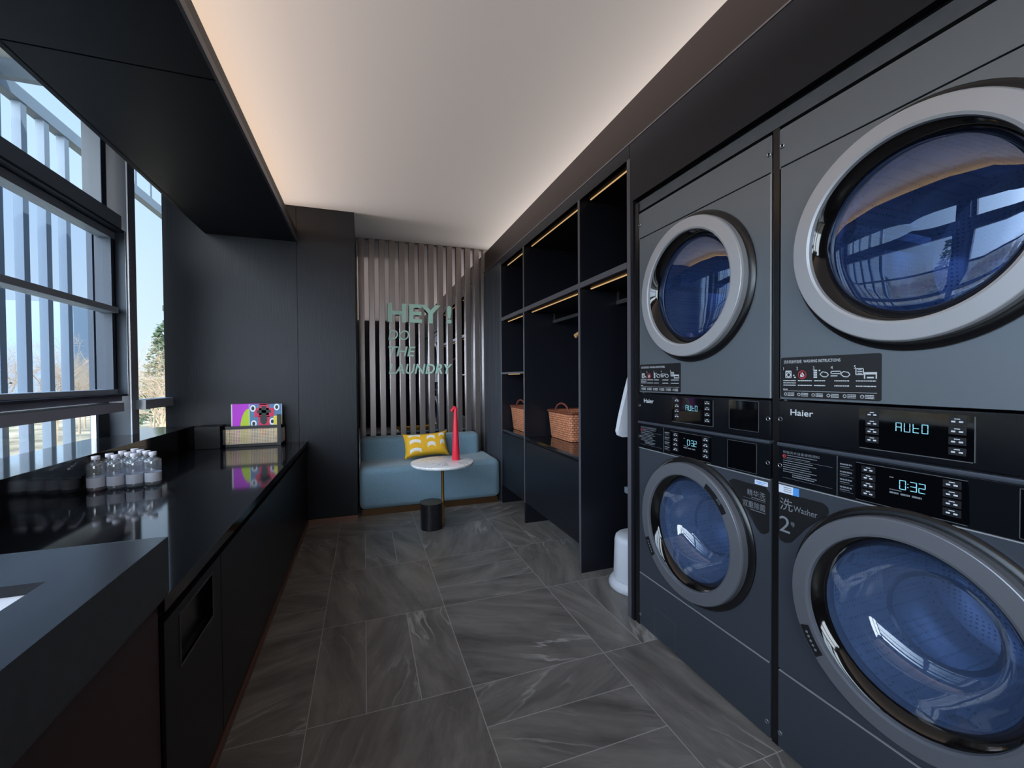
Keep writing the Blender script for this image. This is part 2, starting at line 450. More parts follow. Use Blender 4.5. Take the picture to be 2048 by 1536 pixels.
bx('wall_panel', 'black_wood', -1.7, -0.22, -1.92, -1.8, 2.52, 2.75, parent=o)
o = sroot('fill_window', (-0.8, -1.86, 1.5), 'added window behind the viewer, put in to light the room', 'window')  # added opening, lets daylight onto the far end of the room
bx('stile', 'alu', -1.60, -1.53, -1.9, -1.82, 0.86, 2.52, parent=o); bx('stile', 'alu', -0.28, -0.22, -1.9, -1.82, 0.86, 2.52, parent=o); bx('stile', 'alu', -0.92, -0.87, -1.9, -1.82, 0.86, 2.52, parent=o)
bx('pane', 'pane', -1.55, -0.25, -1.865, -1.859, 0.86, 2.52, parent=o)
struct(bx('wall_right', 'black_lac', 1.96, 2.06, -1.9, 4.65, 0.0, 3.4))
o = sroot('wall_left', (-1.5, 1.0, 0))
bx('wall_panel', 'black_wood', -1.62, -1.50, -1.9, 4.3, -0.3, 0.80, parent=o)
struct(bx('trim_ledge', 'stone', -1.56, -1.22, -1.8, 3.8, 0.55, 0.851, bev=0.002), 'polished black stone ledge under the windows', 'ledge')

# dropped soffit over the counter with a cove lip
o = sroot('soffit', (-0.8, 1.0, 2.31), 'black dropped soffit over the counter with one cross joint', 'soffit')
bx('soffit_panel', 'soffit', -1.11, -0.51, -1.8, 1.846, 2.31, 2.335, parent=o)
bx('soffit_panel', 'soffit', -1.11, -0.51, 1.854, 3.8, 2.31, 2.335, parent=o)
bx('soffit_backing', 'black_in', -1.11, -0.52, -1.8, 3.8, 2.33, 2.345, parent=o)
bx('fascia_board', 'edge', -0.51, -0.498, -1.8, 3.8, 2.31, 2.342, parent=o)
bx('cove_lip', 'fascia', -0.524, -0.508, -1.8, 3.8, 2.342, 2.412, parent=o)
bx('upstand', 'soffit', -1.13, -1.105, -1.8, 3.8, 2.31, 2.9, parent=o)
struct(bx('trim_roof', 'canopy', -1.7, -1.1, -1.9, 4.3, 2.9, 3.0))

# right-hand bulkhead over wardrobe and machines
o = sroot('trim_bulkhead', (1.3, 1.0, 2.3), 'dark bulkhead running above the wardrobe and the machines', 'bulkhead')
bx('upper_fascia', 'fascia', 1.252, 1.275, -1.8, 4.44, 2.335, 2.556, parent=o)
bx('fascia_strip', 'edge', 1.233, 1.262, -1.8, 4.44, 2.335, 2.342, parent=o)
bx('lower_frame', 'black_lac', 1.235, 1.262, 1.765, 3.84, 2.266, 2.335, parent=o)
bx('lower_frame', 'black_lac', 1.240, 1.262, 3.84, 4.44, 2.29, 2.335, parent=o)
bx('machine_header', 'black_lac', 1.235, 1.262, -1.8, 1.762, 2.050, 2.333, parent=o)
bx('header_gap', 'ring_black', 1.262, 1.275, -1.8, 1.762, 2.030, 2.055, parent=o)
bx('header_trim', 'stone_edge', 1.250, 1.275, -1.8, 1.735, 1.988, 2.034, parent=o)
bx('cove_floor', 'fascia', 1.27, 1.96, -1.8, 4.44, 2.36, 2.385, parent=o)

# fluted return beside the sofa
bm = B(); n = 12; y0, y1 = 3.84, 4.44
poly = []
for i in range(n * 8 + 1):
    y = y0 + (y1 - y0) * i / (n * 8)
    poly.append((y, 1.243 - 0.012 * abs(math.sin(PI * i / 8))))
for (ya, xa), (yb, xb) in zip(poly, poly[1:]):
    bm.faces.new([bm.verts.new(p) for p in ((xa, ya, 0), (xb, yb, 0), (xb, yb, 2.30), (xa, ya, 2.30))])
bmesh.ops.remove_doubles(bm, verts=bm.verts, dist=1e-5)
box(bm, 1.25, 1.30, 3.84, 4.46, 0, 2.30)
struct(obj('trim_fluted_panel', bm, 'flute', recalc=False), 'dark grey fluted panel between sofa and wardrobe', 'fluted panel')

# ------------------------------------------------------------------ windows
def win(name, y0, y1, label):
    o = sroot(name, (-1.45, (y0 + y1) / 2, 1.0), label, 'window')
    # upper fixed light
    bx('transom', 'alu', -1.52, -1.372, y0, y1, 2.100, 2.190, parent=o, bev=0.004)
    bx('stile', 'reveal_shade', -1.53, -1.44, y1 - 0.055, y1, 2.19, 2.88, parent=o, bev=0.004)
    bx('stile', 'reveal_shade', -1.53, -1.44, y0, y0 + 0.055, 2.19, 2.88, parent=o, bev=0.004)
    bx('gasket', 'alu_dark', -1.528, -1.5, y1, y1 + 0.03, 2.19, 2.88, parent=o)
    bx('upper_pane', 'pane', -1.503, -1.497, y0 + .03, y1 - .03, 2.17, 2.88, parent=o)
    # opening casement
    bm = B(); c0, c1 = 1.105, 2.098
    for a in ((y0, y1, 2.085, c1), (y0, y1, c0, 1.118), (y1 - 0.014, y1, 1.118, 2.085), (y0, y0 + .014, 1.118, 2.085)):
        box(bm, -1.50, -1.355, *a)
    obj('casement_surround', bm, 'reveal_shade', o)
    bx('surround_trim', 'alu', -1.357, -1.352, y1 - .012, y1, 1.106, 2.097, parent=o)
    bm = B()
    for a in ((y0 + .016, y1 - .016, 2.040, 2.082), (y0 + .016, y1 - .016, 1.12, 1.146)): box(bm, -1.47, -1.40, *a)
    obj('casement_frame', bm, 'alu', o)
    bm = B()
    for a in ((y1 - .062, y1 - .030, 1.146, 2.040), (y0 + .016, y0 + .062, 1.146, 2.040)): box(bm, -1.47, -1.40, *a)
    obj('casement_stile', bm, 'reveal_shade', o)
    bx('gasket', 'alu_dark', -1.465, -1.43, y1 - .030, y1 - .014, 1.118, 2.085, parent=o)
    bx('gasket', 'alu_dark', -1.46, -1.41, y0 + .016, y1 - .016, 2.060, 2.092, parent=o)
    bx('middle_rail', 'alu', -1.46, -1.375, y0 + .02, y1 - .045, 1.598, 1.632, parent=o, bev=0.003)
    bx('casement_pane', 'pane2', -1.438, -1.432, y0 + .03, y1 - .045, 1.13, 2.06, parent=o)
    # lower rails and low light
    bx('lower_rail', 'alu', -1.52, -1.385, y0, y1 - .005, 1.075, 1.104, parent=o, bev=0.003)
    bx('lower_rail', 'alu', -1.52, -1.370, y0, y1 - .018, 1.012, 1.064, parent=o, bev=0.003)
    bx('lower_pane', 'pane', -1.543, -1.537, y0, y1, 0.84, 1.03, parent=o)
    bx('lower_stile', 'alu', -1.55, -1.525, y1 + .02, y1 + .045, 0.85, 1.02, parent=o)
    return o
win('window_1', 1.47, 3.185, 'grey aluminium window with an opening casement, beside the bottles')
win('window_2', -1.75, 1.37, 'grey aluminium window nearer the sink, beyond the left picture edge')
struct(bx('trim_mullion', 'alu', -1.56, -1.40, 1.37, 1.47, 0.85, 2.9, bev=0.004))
o = sroot('window_3', (-1.45, 3.6, 1.0), 'tall narrow sidelight against the black end wall', 'window')
bx('mullion', 'pillar', -1.52, -1.412, 3.335, 3.425, 0.85, 2.9, parent=o)  # core in the darker grey, so shade on its side face is painted
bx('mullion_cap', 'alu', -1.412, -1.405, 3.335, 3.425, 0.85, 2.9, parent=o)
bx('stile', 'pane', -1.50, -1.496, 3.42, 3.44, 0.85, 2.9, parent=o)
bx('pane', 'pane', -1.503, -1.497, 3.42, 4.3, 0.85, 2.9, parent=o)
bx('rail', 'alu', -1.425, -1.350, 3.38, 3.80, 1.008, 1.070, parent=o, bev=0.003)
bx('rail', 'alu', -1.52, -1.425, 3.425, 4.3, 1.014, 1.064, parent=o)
struct(bx('trim_pillar', 'pillar', -1.572, -1.545, 3.245, 3.62, -4, 3.4), 'square grey pillar just outside the windows', 'pillar')

# ------------------------------------------------------------------ outside
o = thing('louvre_screen', (-2.43, 3.0, -0.5), 'screen of pale upright fins hung outside the window', 'screen')
for k in range(-5, 3):
    y = 4.26 + 0.243 * k
    bx('fin', 'fin', -2.457, -2.40, y - .06, y, -0.5, 3.30, parent=o, bev=0.002)
bx('top_rail', 'fin', -2.47, -2.39, 1.9, 7.5, 3.29, 3.39, parent=o)
bx('bottom_rail', 'fin', -2.47, -2.39, 1.9, 4.8, -0.55, -0.47, parent=o)
for k in range(6):
    bx('upper_fin', 'fin', -2.457, -2.42, 5.55 + .36 * k, 5.60 + .36 * k, 3.39, 3.64, parent=o)
bx('upper_rail', 'fin', -2.457, -2.42, 5.4, 7.5, 3.64, 3.67, parent=o)
bx('cross_beam', 'fin', -2.46, -1.56, 3.90, 3.96, 3.30, 3.42, parent=o)
struct(bx('exterior_canopy', 'canopy', -2.47, -1.56, 3.0, 3.90, 3.42, 3.55), 'pale concrete canopy edge above the fins', 'canopy')
struct(bx('ground', 'ground', -170, 60, -80, 200, -4.8, -4.6), 'dry winter ground outside', 'ground')

def grow(bm, p, d, L, rad, depth, rnd):
    segs = 2
    pts = [p]; q = p; dd = d
    for _ in range(segs):
        dd = (dd + Vector((rnd.uniform(-.16, .16), rnd.uniform(-.16, .16), rnd.uniform(-.02, .10)))).normalized()
        q = q + dd * (L / segs); pts.append(q)
    tube(bm, pts, rad, n=5 if depth > 3 else 3, r2=rad * 0.6, capends=False)
    if depth == 0: return
    for k in range(3 if depth > 1 else 4):
        nd = (dd * .8 + Vector((rnd.uniform(-1, 1), rnd.uniform(-1, 1), rnd.uniform(-.55, .45)))).normalized()
        s = pts[rnd.choice((1, 2, 2))]
        grow(bm, s, nd, L * rnd.uniform(.62, .82), rad * 0.52, depth - 1, rnd)
protos = []
def bare_tree(seed):
    rnd = random.Random(seed)
    t = thing('bare_tree', (0, 0, -4.6), 'leafless brown tree among many outside the windows', 'tree', 'leafless trees outside the windows')
    bm = B(); tube(bm, [(0, 0, -4.7), (0.05, 0, -3.4), (0, 0.08, -2.4)], 0.16, n=7, r2=0.12); obj('trunk', bm, 'tree', t)
    bm = B()
    for _ in range(5):
        grow(bm, Vector((0, .05, -2.6 + rnd.uniform(-.5, .3))), Vector((rnd.uniform(-.7, .7), rnd.uniform(-.7, .7), 1)).normalized(), 2.3, 0.085, 5, rnd)
    obj('crown', bm, 'tree', t, recalc=False)
    return t
spots = []
rnd = random.Random(11)
def clear(p, d): return all((p[0] - q[0]) ** 2 + (p[1] - q[1]) ** 2 > d * d for q in spots)
ever = [(-19.6, 52), (-21.4, 58), (-40, 16), (-46, 30), (-38, 38), (-33, 50)]
spots = list(ever)
for i in range(4000):
    if len(spots) > 46: break
    if i % 3: a = math.radians(rnd.uniform(-8, 58)); d = rnd.uniform(20, 64); p = (-math.cos(a) * d, 3 + math.sin(a) * d)
    else: y = rnd.uniform(20, 66); p = (-rnd.uniform(.36, .68) * y - .3, y)
    if clear(p, 6.6): spots.append(p)
spots = spots[len(ever):]
pr = [bare_tree(s) for s in (1, 2, 3)]
for i, (x, y) in enumerate(spots):
    t = pr[i] if i < 3 else copy_tree(pr[i % 3])
    t.location = (x, y, -4.6); t.rotation_euler.z = rnd.uniform(0, 6.28); s = rnd.uniform(.95, 1.25); t.scale = (s * .66, s * .66, s)
def evergreen():
    rnd2 = random.Random(5)
    t = thing('evergreen_tree', (0, 0, -4.6), 'dark green conifer standing among the bare trees', 'tree', 'conifers outside the windows')
    bm = B(); tube(bm, [(0, 0, -4.7), (0, 0, 4)], 0.22, n=7, r2=0.05); obj('trunk', bm, 'tree', t)
    bm = B()
    for k in range(260):
        h = rnd2.uniform(0, 1); z = -3.0 + 9.0 * h; L = (1 - h) * 2.6 + .3
        a = rnd2.uniform(0, 2 * PI); b0 = Vector((0, 0, z)); dr = Vector((math.cos(a), math.sin(a), rnd2.uniform(-.3, .1)))
        for m_ in range(4):
            c = b0 + dr * L * rnd2.uniform(.35, 1); s = rnd2.uniform(.14, .34)
            v = [bm.verts.new(c + Vector((rnd2.uniform(-s, s), rnd2.uniform(-s, s), rnd2.uniform(-s * .6, s * .6)))) for _ in range(4)]
            for f in ((0, 1, 2), (0, 2, 3), (0, 1, 3), (1, 2, 3)): bm.faces.new([v[i] for i in f])
    obj('foliage', bm, 'evergreen', t)
    return t
e0 = evergreen()
for i, (x, y) in enumerate(ever):
    t = e0 if i == 0 else copy_tree(e0)
    t.location = (x, y, -4.6); s = 1.0 + .15 * (i % 3); t.scale = (s, s, s); t.rotation_euler.z = i
b_ = thing('office_tower', (-34, 118, -4.6), 'blue grey tower block behind the trees in the narrow sidelight', 'building')
bm = B(); box(bm, -40.6, -28, 110, 126, -4.6, 17.6); obj('walls', bm, 'tower', b_)
bm = B()
for k in range(7): box(bm, -40.7, -27.9, 109.9, 126.1, -3.2 + k * 3.2, -2.0 + k * 3.2)
obj('window_band', bm, 'alu_dark', b_)
b_ = thing('pale_hall', (-85, 35, -4.6), 'long pale low building beyond the bare trees', 'building')
bm = B(); box(bm, -90, -78, 5, 62, -4.6, 6.5); obj('walls', bm, 'white_wall', b_)
bm = B()
for k in range(14): box(bm, -78.1, -77.9, 8 + k * 3.8, 10.4 + k * 3.8, 0.5, 3.6)
obj('window_band', bm, 'tower', b_)
b_ = thing('grey_block', (-60, 100, -4.6), 'flat grey block on the skyline behind the fins', 'building')
bm = B(); box(bm, -78, -46.5, 92, 106, -4.6, 14.4); obj('walls', bm, 'tower', b_)

# ------------------------------------------------------------------ left counter
t = thing('worktop', (-0.83, 2.5, 0.655), 'polished black stone worktop carrying bottles and rattan box', 'worktop')
bx('slab', 'stone', -1.22, -0.447, 1.19, 3.80, 0.655, 0.690, parent=t, bev=0.002)

def cabinet(y0, y1, label, opening=None):
    t = thing('base_cabinet', (-0.8, (y0 + y1) / 2, 0), label, 'cabinet', 'base cabinets under the worktop')
    bx('carcass', 'black_in', -1.2, -0.476, y0, y1, 0.02, 0.652, parent=t)
    if not opening:
        bx('door', 'black_lac', -0.474, -0.452, y0 + .0015, y1 - .0015, 0.045, 0.628, parent=t, bev=0.0015)
    else:
        a, b, c, d = opening
        bm = B()
        for q in ((y0 + .0015, a, 0.045, 0.628), (b, y1 - .0015, 0.045, 0.628), (a, b, 0.045, c), (a, b, d, 0.628)): box(bm, -0.474, -0.452, *q)
        obj('door', bm, 'black_lac', t)
        bm = B()
        for q in ((a - .004, a, c - .004, d + .004), (b, b + .004, c - .004, d + .004), (a, b, c - .004, c), (a, b, d, d + .004)): box(bm, -0.458, -0.450, *q)
        obj('opening_rim', bm, 'edge', t)
        bx('chute_back', 'ring_black', -0.4755, -0.474, a, b, c, d, parent=t)
    bx('plinth', 'black_in', -1.15, -0.47, y0, y1, 0.0, 0.045, parent=t)
cabinet(1.195, 1.605, 'base cabinet with a rectangular drop slot, beside the sink block', (1.285, 1.525, 0.47, 0.600))
cabinet(1.607, 3.04, 'wide plain black base cabinet under the middle of the worktop')
cabinet(3.042, 3.79, 'plain black base cabinet next to the end wall')
struct(bx('baseboard_left', 'copper', -0.470, -0.447, -1.8, 3.795, 0.0, 0.030), 'copper skirting strip at the foot of the counter', 'baseboard')

t = thing('sink_counter', (-0.83, 0.4, 0), 'raised black sink block with white basin at lower left corner', 'sink')
def slab_with_hole(bm, x0, x1, y0, y1, hx0, hx1, hy0, hy1, z0, z1):
    box(bm, x0, x1, y0, hy0, z0, z1); box(bm, x0, x1, hy1, y1, z0, z1)
    box(bm, x0, hx0, hy0, hy1, z0, z1); box(bm, hx1, x1, hy0, hy1, z0, z1)
bm = B(); slab_with_hole(bm, -1.218, -0.4385, -1.7, 1.187, -1.02, -0.552, 0.35, 1.000, 0.814, 0.834)
obj('top_slab', bm, 'stone_satin', t)
bx('apron', 'stone_edge', -0.452, -0.438, -1.7, 1.190, 0.704, 0.8332, parent=t)
bx('end_panel', 'stone_edge', -1.218, -0.452, 1.187, 1.190, 0.690, 0.834, parent=t)
bx('apron_trim', 'edge', -0.458, -0.440, -1.7, 1.190, 0.697, 0.704, parent=t)
bm = B()
bx0, bx1, by0, by1 = -1.03, -0.542, 0.34, 1.010
top = [bm.verts.new(p) for p in ((bx0, by0, .814), (bx1, by0, .814), (bx1, by1, .814), (bx0, by1, .814))]
mid = [bm.verts.new(p) for p in ((bx0 + .02, by0 + .02, .69), (bx1 - .02, by0 + .02, .69), (bx1 - .02, by1 - .02, .69), (bx0 + .02, by1 - .02, .69))]
for i in range(4): bm.faces.new((top[i], top[(i + 1) % 4], mid[(i + 1) % 4], mid[i]))
bm.faces.new(mid)
obj('basin', bm, 'white', t, recalc=False)
bx('front_panel', 'brown', -0.475, -0.460, -1.7, 1.188, 0.032, 0.700, parent=t)

# bottles: ten in a bowling-pin triangle
def bottle():
    t = thing('water_bottle', (0, 0, 0), 'small clear water bottle with white cap', 'bottle', 'water bottles on the counter')
    bm = B()
    rs = lathe(bm, [(0.0005, .022), (.003, .029), (.008, .031), (.018, .0325), (.020, .0318), (.065, .0318), (.068, .0325), (.117, .0325), (.126, .0300), (.133, .020), (.138, .0125), (.143, .0115)], n=24)
    cap(bm, rs[0][::-1]); cap(bm, rs[-1]); obj('bottle_body', bm, 'bottle', t, smooth=True)
    bm = B(); rs = lathe(bm, [(.020, .0328), (.064, .0328)], n=24); obj('label', bm, 'label', t, smooth=True, recalc=False)
    bm = B(); rs = lathe(bm, [(.144, .0145), (.146, .0155), (.159, .0155), (.161, .0145)], n=20); cap(bm, rs[0][::-1]); cap(bm, rs[-1]); obj('cap', bm, 'bottle_cap', t, smooth=True)
    return t
b0 = bottle()
e1 = Vector((0.0665, 0.0135)); e2 = Vector((0.0217, 0.0643)); P0 = Vector((-1.176, 2.462))
where = {(0, 0): 'at the near left corner of the cluster, by the stone ledge', (1, 0): 'second from the left in the front row of four', (2, 0): 'third from the left in the front row of four',
         (3, 0): 'at the right end of the front row, beside open worktop', (0, 1): 'second along the ledge side, behind the corner bottle', (1, 1): 'in the very middle of the cluster',
         (2, 1): 'behind the right end of the front row', (0, 2): 'third along the ledge side of the cluster', (1, 2): 'in the row of two near the back tip', (0, 3): 'alone at the back tip of the cluster'}
for k, ((i, j), wtxt) in enumerate(where.items()):
    t = b0 if k == 0 else copy_tree(b0)
    p = P0 + e1 * i + e2 * j
    t.location = (p.x, p.y, 0.690); t.rotation_euler.z = k * 1.3
    t['label'] = 'clear water bottle ' + wtxt

# rattan box, with the magazines standing in it
t = thing('rattan_box', (-0.8, 3.71, 0.690), 'low black framed box with woven cane sides at worktop end', 'box')
fx0, fx1, fy0, fy1, fz = -0.998, -0.603, 3.648, 3.782, 0.692
bm = B()
for q in ((fx0, fx1, fy0, fy0 + .012, fz, fz + .022), (fx0, fx1, fy0, fy0 + .012, .826, .848), (fx0, fx1, fy1 - .012, fy1, fz, fz + .022), (fx0, fx1, fy1 - .012, fy1, .826, .848)): box(bm, *q)
for x in (fx0, fx1 - .016):
    box(bm, x, x + .016, fy0, fy1, fz, fz + .022); box(bm, x, x + .016, fy0, fy1, .826, .848)
    for y in (fy0, fy1 - .016): box(bm, x, x + .016, y, y + .016, fz, .848)
obj('box_frame', bm, 'frame_black', t)
bx('upright_strap', 'frame_black', -0.640, -0.614, fy0 - .004, fy0 + .006, fz, 0.930, parent=t)
def cane(bm, f, w, h, d=0.0105, r=0.0027):
    k = int(w / d)
    for i in range(k + 1):
        x = i * w / k; a, b = f(x, 0), f(x, h); tube(bm, [a, b], r, n=4)
    k2 = int(h / d)
    for i in range(k2 + 1):
        z = i * h / k2; tube(bm, [f(0, z), f(w, z)], r, n=4)
M['cane'] = mat('pale_cane', (244, 222, 192), 0.6)
bm = B(); cane(bm, lambda a, z: (fx0 + .016 + a, fy0 + .006, fz + .022 + z), fx1 - fx0 - .032, .112)
obj('cane_panel', bm, 'cane', t)
bm = B(); cane(bm, lambda a, z: (fx1 - .008, fy0 + .016 + a, fz + .022 + z), fy1 - fy0 - .032, .112)
obj('cane_panel', bm, 'cane', t)
bm = B(); cane(bm, lambda a, z: (fx0 + .008, fy0 + .016 + a, fz + .022 + z), fy1 - fy0 - .032, .112)
obj('cane_panel', bm, 'cane', t)
bx('back_panel', 'frame_black', fx0 + .016, fx1 - .016, fy1 - .008, fy1 - .004, fz, .84, parent=t)
bx('bottom_panel', 'frame_black', fx0 + .01, fx1 - .01, fy0 + .01, fy1 - .01, fz, fz + .004, parent=t)

t = thing('magazine', (-0.87, 3.712, 0.70), 'magenta magazine with a lime segment standing in rattan box', 'magazine', 'magazines in the rattan box')
bm = B(); box(bm, -0.960, -0.755, 3.715, 3.723, 0.699, 1.010); obj('pages', bm, 'paper', t)
bm = B(); box(bm, -0.952, -0.755, 3.713, 3.715, 0.699, 1.012); obj('cover', bm, 'magenta', t)
bm = B(); pts = []
for i in range(13):
    a = PI / 2 + PI / 2 * i / 12; pts.append((-0.840 + .062 * math.cos(a), 0.80 + .175 * math.sin(a)))
pts = [(-0.840, .70)] + pts + [(-0.902, .70)]
prism(bm, pts, lambda p, d: (p[0], d, p[1]), 3.7122, 3.713); obj('lime_shape', bm, 'lime', t)
t = thing('magazine', (-0.70, 3.69, 0.70), 'patterned blue and crimson magazine standing in rattan box', 'magazine', 'magazines in the rattan box')
mx0, mx1, mz = -0.836, -0.612, 1.008
bm = B(); box(bm, mx0, mx1, 3.690, 3.698, 0.699, mz); obj('pages', bm, 'paper', t)
bm = B(); box(bm, mx0 + .004, mx1 - .004, 3.688, 3.690, 0.699, mz); obj('cover', bm, 'cover_blue', t)
def fxz(p, d): return (mx0 + p[0] * (mx1 - mx0), d, 0.70 + p[1] * (mz - 0.70))
def blob(bm, c, rx, rz, d0, d1, n=18, spike=0.0):
    prism(bm, [(c[0] + rx * math.cos(2 * PI * i / n) * (1 + spike * (i % 2)), c[1] + rz * math.sin(2 * PI * i / n) * (1 + spike * (i % 2))) for i in range(n)], fxz, d0, d1)
bm = B()
for q in ([(.32, .98), (.55, .98), (.55, 1.015), (.32, 1.015)], [(.30, .72), (.60, .72), (.60, 1.0), (.30, 1.0)], [(.16, .68), (.76, .68), (.76, .90), (.16, .90)], [(.28, .40), (.62, .40), (.62, .70), (.28, .70)], [(.34, .2), (.52, .2), (.52, .45), (.34, .45)]): prism(bm, q, fxz, 3.6868, 3.688)
obj('crimson_shape', bm, 'cover_red', t)
bm = B()
for q in ([(.38, .72), (.52, .72), (.52, .95), (.38, .95)], [(.24, .78), (.66, .78), (.66, .85), (.24, .85)]): prism(bm, q, fxz, 3.6860, 3.6868)
blob(bm, (.44, .62), .11, .13, 3.6861, 3.6868); obj('dark_shape', bm, 'cover_dark', t)
bm = B()
for c in ((.12, .90), (.84, .92), (.14, .52), (.70, .56)): blob(bm, c, .085, .085, 3.6862, 3.688)
obj('white_drop', bm, 'cover_white', t)
bm = B()
for c in ((.12, .90), (.84, .92), (.14, .52), (.70, .56)): blob(bm, c, .045, .05, 3.6852, 3.6862)
obj('drop_centre', bm, 'cover_dark', t)
bm = B(); prism(bm, [(.74, .2), (.98, .2), (.98, .70), (.74, .70)], fxz, 3.6858, 3.688); obj('yellow_shape', bm, 'cover_yellow', t)

tag(bx('storage_box', 'boxblack', -1.17, -1.01, 3.63, 3.785, 0.691, 0.855, bev=0.004), 'matte black box between the rattan box and the window ledge', 'box')

# ------------------------------------------------------------------ slatted mirror wall and lettering
t = thing('slatted_wall_panel', (0.6, 4.5, 0.0), 'upright brushed metal slats over a mirror behind the sofa', 'wall panel')
bx('mirror', 'mirror', -0.065, 1.26, 4.482, 4.492, 0.02, CEIL - .002, parent=t)
for i in range(14):
    x = -0.048 + i * 0.0985
    bx('slat', 'slat', x, x + 0.056, 4.445, 4.476, 0.02, CEIL - .004, parent=t, bev=0.004)
t = thing('wall_lettering', (0.55, 4.44, 1.6), 'mint green slogan letters mounted across the metal slats', 'lettering')
def word(s, x0, x1, z0, z1, shear, bold):
    bm = B(); text(bm, s, (x0, 4.438, z0), (1, 0, 0), (0, 0, 1), h=z1 - z0, w=x1 - x0, shear=shear, bold=bold, thick=0)
    g = bmesh.ops.extrude_face_region(bm, geom=list(bm.faces), use_keep_orig=True)
    bmesh.ops.translate(bm, vec=(0, .006, 0), verts=[v for v in g['geom'] if isinstance(v, bmesh.types.BMVert)])
    obj('word', bm, 'mint', t)
word('HEY', 0.227, 0.765, 1.772, 1.964, 0, 0.028)
word('!', 0.832, 0.882, 1.776, 1.964, 0, 0.028)
word('DO', 0.232, 0.438, 1.588, 1.692, 0.22, 0.004)
word('THE', 0.232, 0.502, 1.425, 1.526, 0.22, 0.014)
word('LAUNDRY', 0.234, 0.884, 1.242, 1.348, 0.22, 0.014)

# ------------------------------------------------------------------ sofa, cushion, table
t = thing('sofa', (0.6, 4.1, 0.0), 'blue fabric bench sofa against the slatted wall', 'sofa')
wn(obj('seat', box(B(), -0.052, 1.222, 3.835, 4.425, 0.052, 0.418, bev=0.055, seg=6), 'sofa', t, smooth=True))
bm = box(B(), -0.048, 1.128, 4.245, 4.428, 0.36, 0.628, bev=0.05, seg=6)
wn(obj('backrest', bm, 'sofa', t, smooth=True))
bx('plinth', 'bronze', -0.035, 1.20, 3.865, 4.42, 0.0, 0.055, parent=t)

def cushion():
    W, Hh, T = 0.44, 0.25, 0.075
    bm = B(); uvl = bm.loops.layers.uv.new('UVMap'); nu, nv = 22, 14
    grid = {}
    for side in (0, 1):
        for i in range(nu + 1):
            for j in range(nv + 1):
                u, v = i / nu, j / nv; a, b = 2 * u - 1, 2 * v - 1
                pin = 1 - 0.10 * (1 - a * a) * 0 
                x = a * W / 2 * (1 - 0.10 * (1 - abs(b) ** 3) * abs(a)); z = b * Hh / 2 * (1 - 0.16 * (1 - abs(a) ** 3) * abs(b))
                th = T * max(0.0, (1 - a ** 4)) ** 0.5 * max(0.0, (1 - b ** 4)) ** 0.5
                if side == 1 and (i in (0, nu) or j in (0, nv)): grid[(1, i, j)] = grid[(0, i, j)]; continue
                grid[(side, i, j)] = bm.verts.new((x, (-th if side == 0 else th * .8), z))
        for i in range(nu):
            for j in range(nv):
                q = [grid[(side, i, j)], grid[(side, i + 1, j)], grid[(side, i + 1, j + 1)], grid[(side, i, j + 1)]]
                uvq = [(i / nu, j / nv), ((i + 1) / nu, j / nv), ((i + 1) / nu, (j + 1) / nv), (i / nu, (j + 1) / nv)]
                if side: q.reverse(); uvq.reverse()
                f = bm.faces.new(q)
                for lp, uv_ in zip(f.loops, uvq): lp[uvl].uv = uv_
    o = obj('cushion', bm, 'cushion', smooth=True, recalc=False)
    o.location = (0.555, 4.115, 0.555); o.rotation_euler = (math.radians(-20), math.radians(-2), math.radians(3))
    tag(o, 'mustard yellow cushion with white arch prints on the blue sofa', 'cushion')
cushion()

t = thing('side_table', (0.588, 3.395, 0), 'round white marble side table on one slim brass pole', 'side table')
bm = B(); rs = lathe(bm, [(.499, .235), (.502, .246), (.514, .252), (.520, .250), (.521, .246)], c=(.588, 3.395, 0), n=64); cap(bm, rs[0][::-1]); cap(bm, rs[-1])
obj('tabletop', bm, 'marble', t, smooth=True)
bm = B(); tube(bm, [(.588, 3.395, .005), (.588, 3.395, .499)], .0125, n=16); obj('pole', bm, 'brass', t, smooth=True)
bm = B(); pl = []
for i in range(40):
    a = 2 * PI * i / 40; c_, s_ = math.cos(a), math.sin(a)
    pl.append((0.494 + .085 * math.copysign(abs(c_) ** .7, c_), 3.392 + .098 * math.copysign(abs(s_) ** .7, s_)))
prism(bm, pl, lambda p, d: (p[0], p[1], d), 0.0, 0.205)
bmesh.ops.bevel(bm, geom=[e for e in bm.edges if abs(e.verts[0].co.z - e.verts[1].co.z) < 1e-5], offset=.006, segments=2, affect='EDGES')
obj('base', bm, 'base_black', t, smooth=True)
for z in (.06, .16):
    bm = B(); rs = lathe(bm, [(0, .007), (.006, .006)], c=(.6, 3.388, z), axis='x', n=12); cap(bm, rs[-1]); obj('screw', bm, 'brass', t, smooth=True)

bm = B(); cx, cy = .706, 3.43
rs = lathe(bm, [(.522, .032), (.526, .033), (.65, .0265), (.80, .020), (.915, .0135), (.945, .0125)], c=(cx, cy, 0), n=28); cap(bm, rs[0][::-1]); cap(bm, rs[-1])
tube(bm, [(cx + .005, cy, .930), (cx + .004, cy, .952), (cx - .006, cy, .960), (cx - .034, cy, .925)], .012, n=12)
tag(obj('ornament', bm, 'red', smooth=True), 'tall tapered red ornament with bent tip on the marble table', 'ornament')

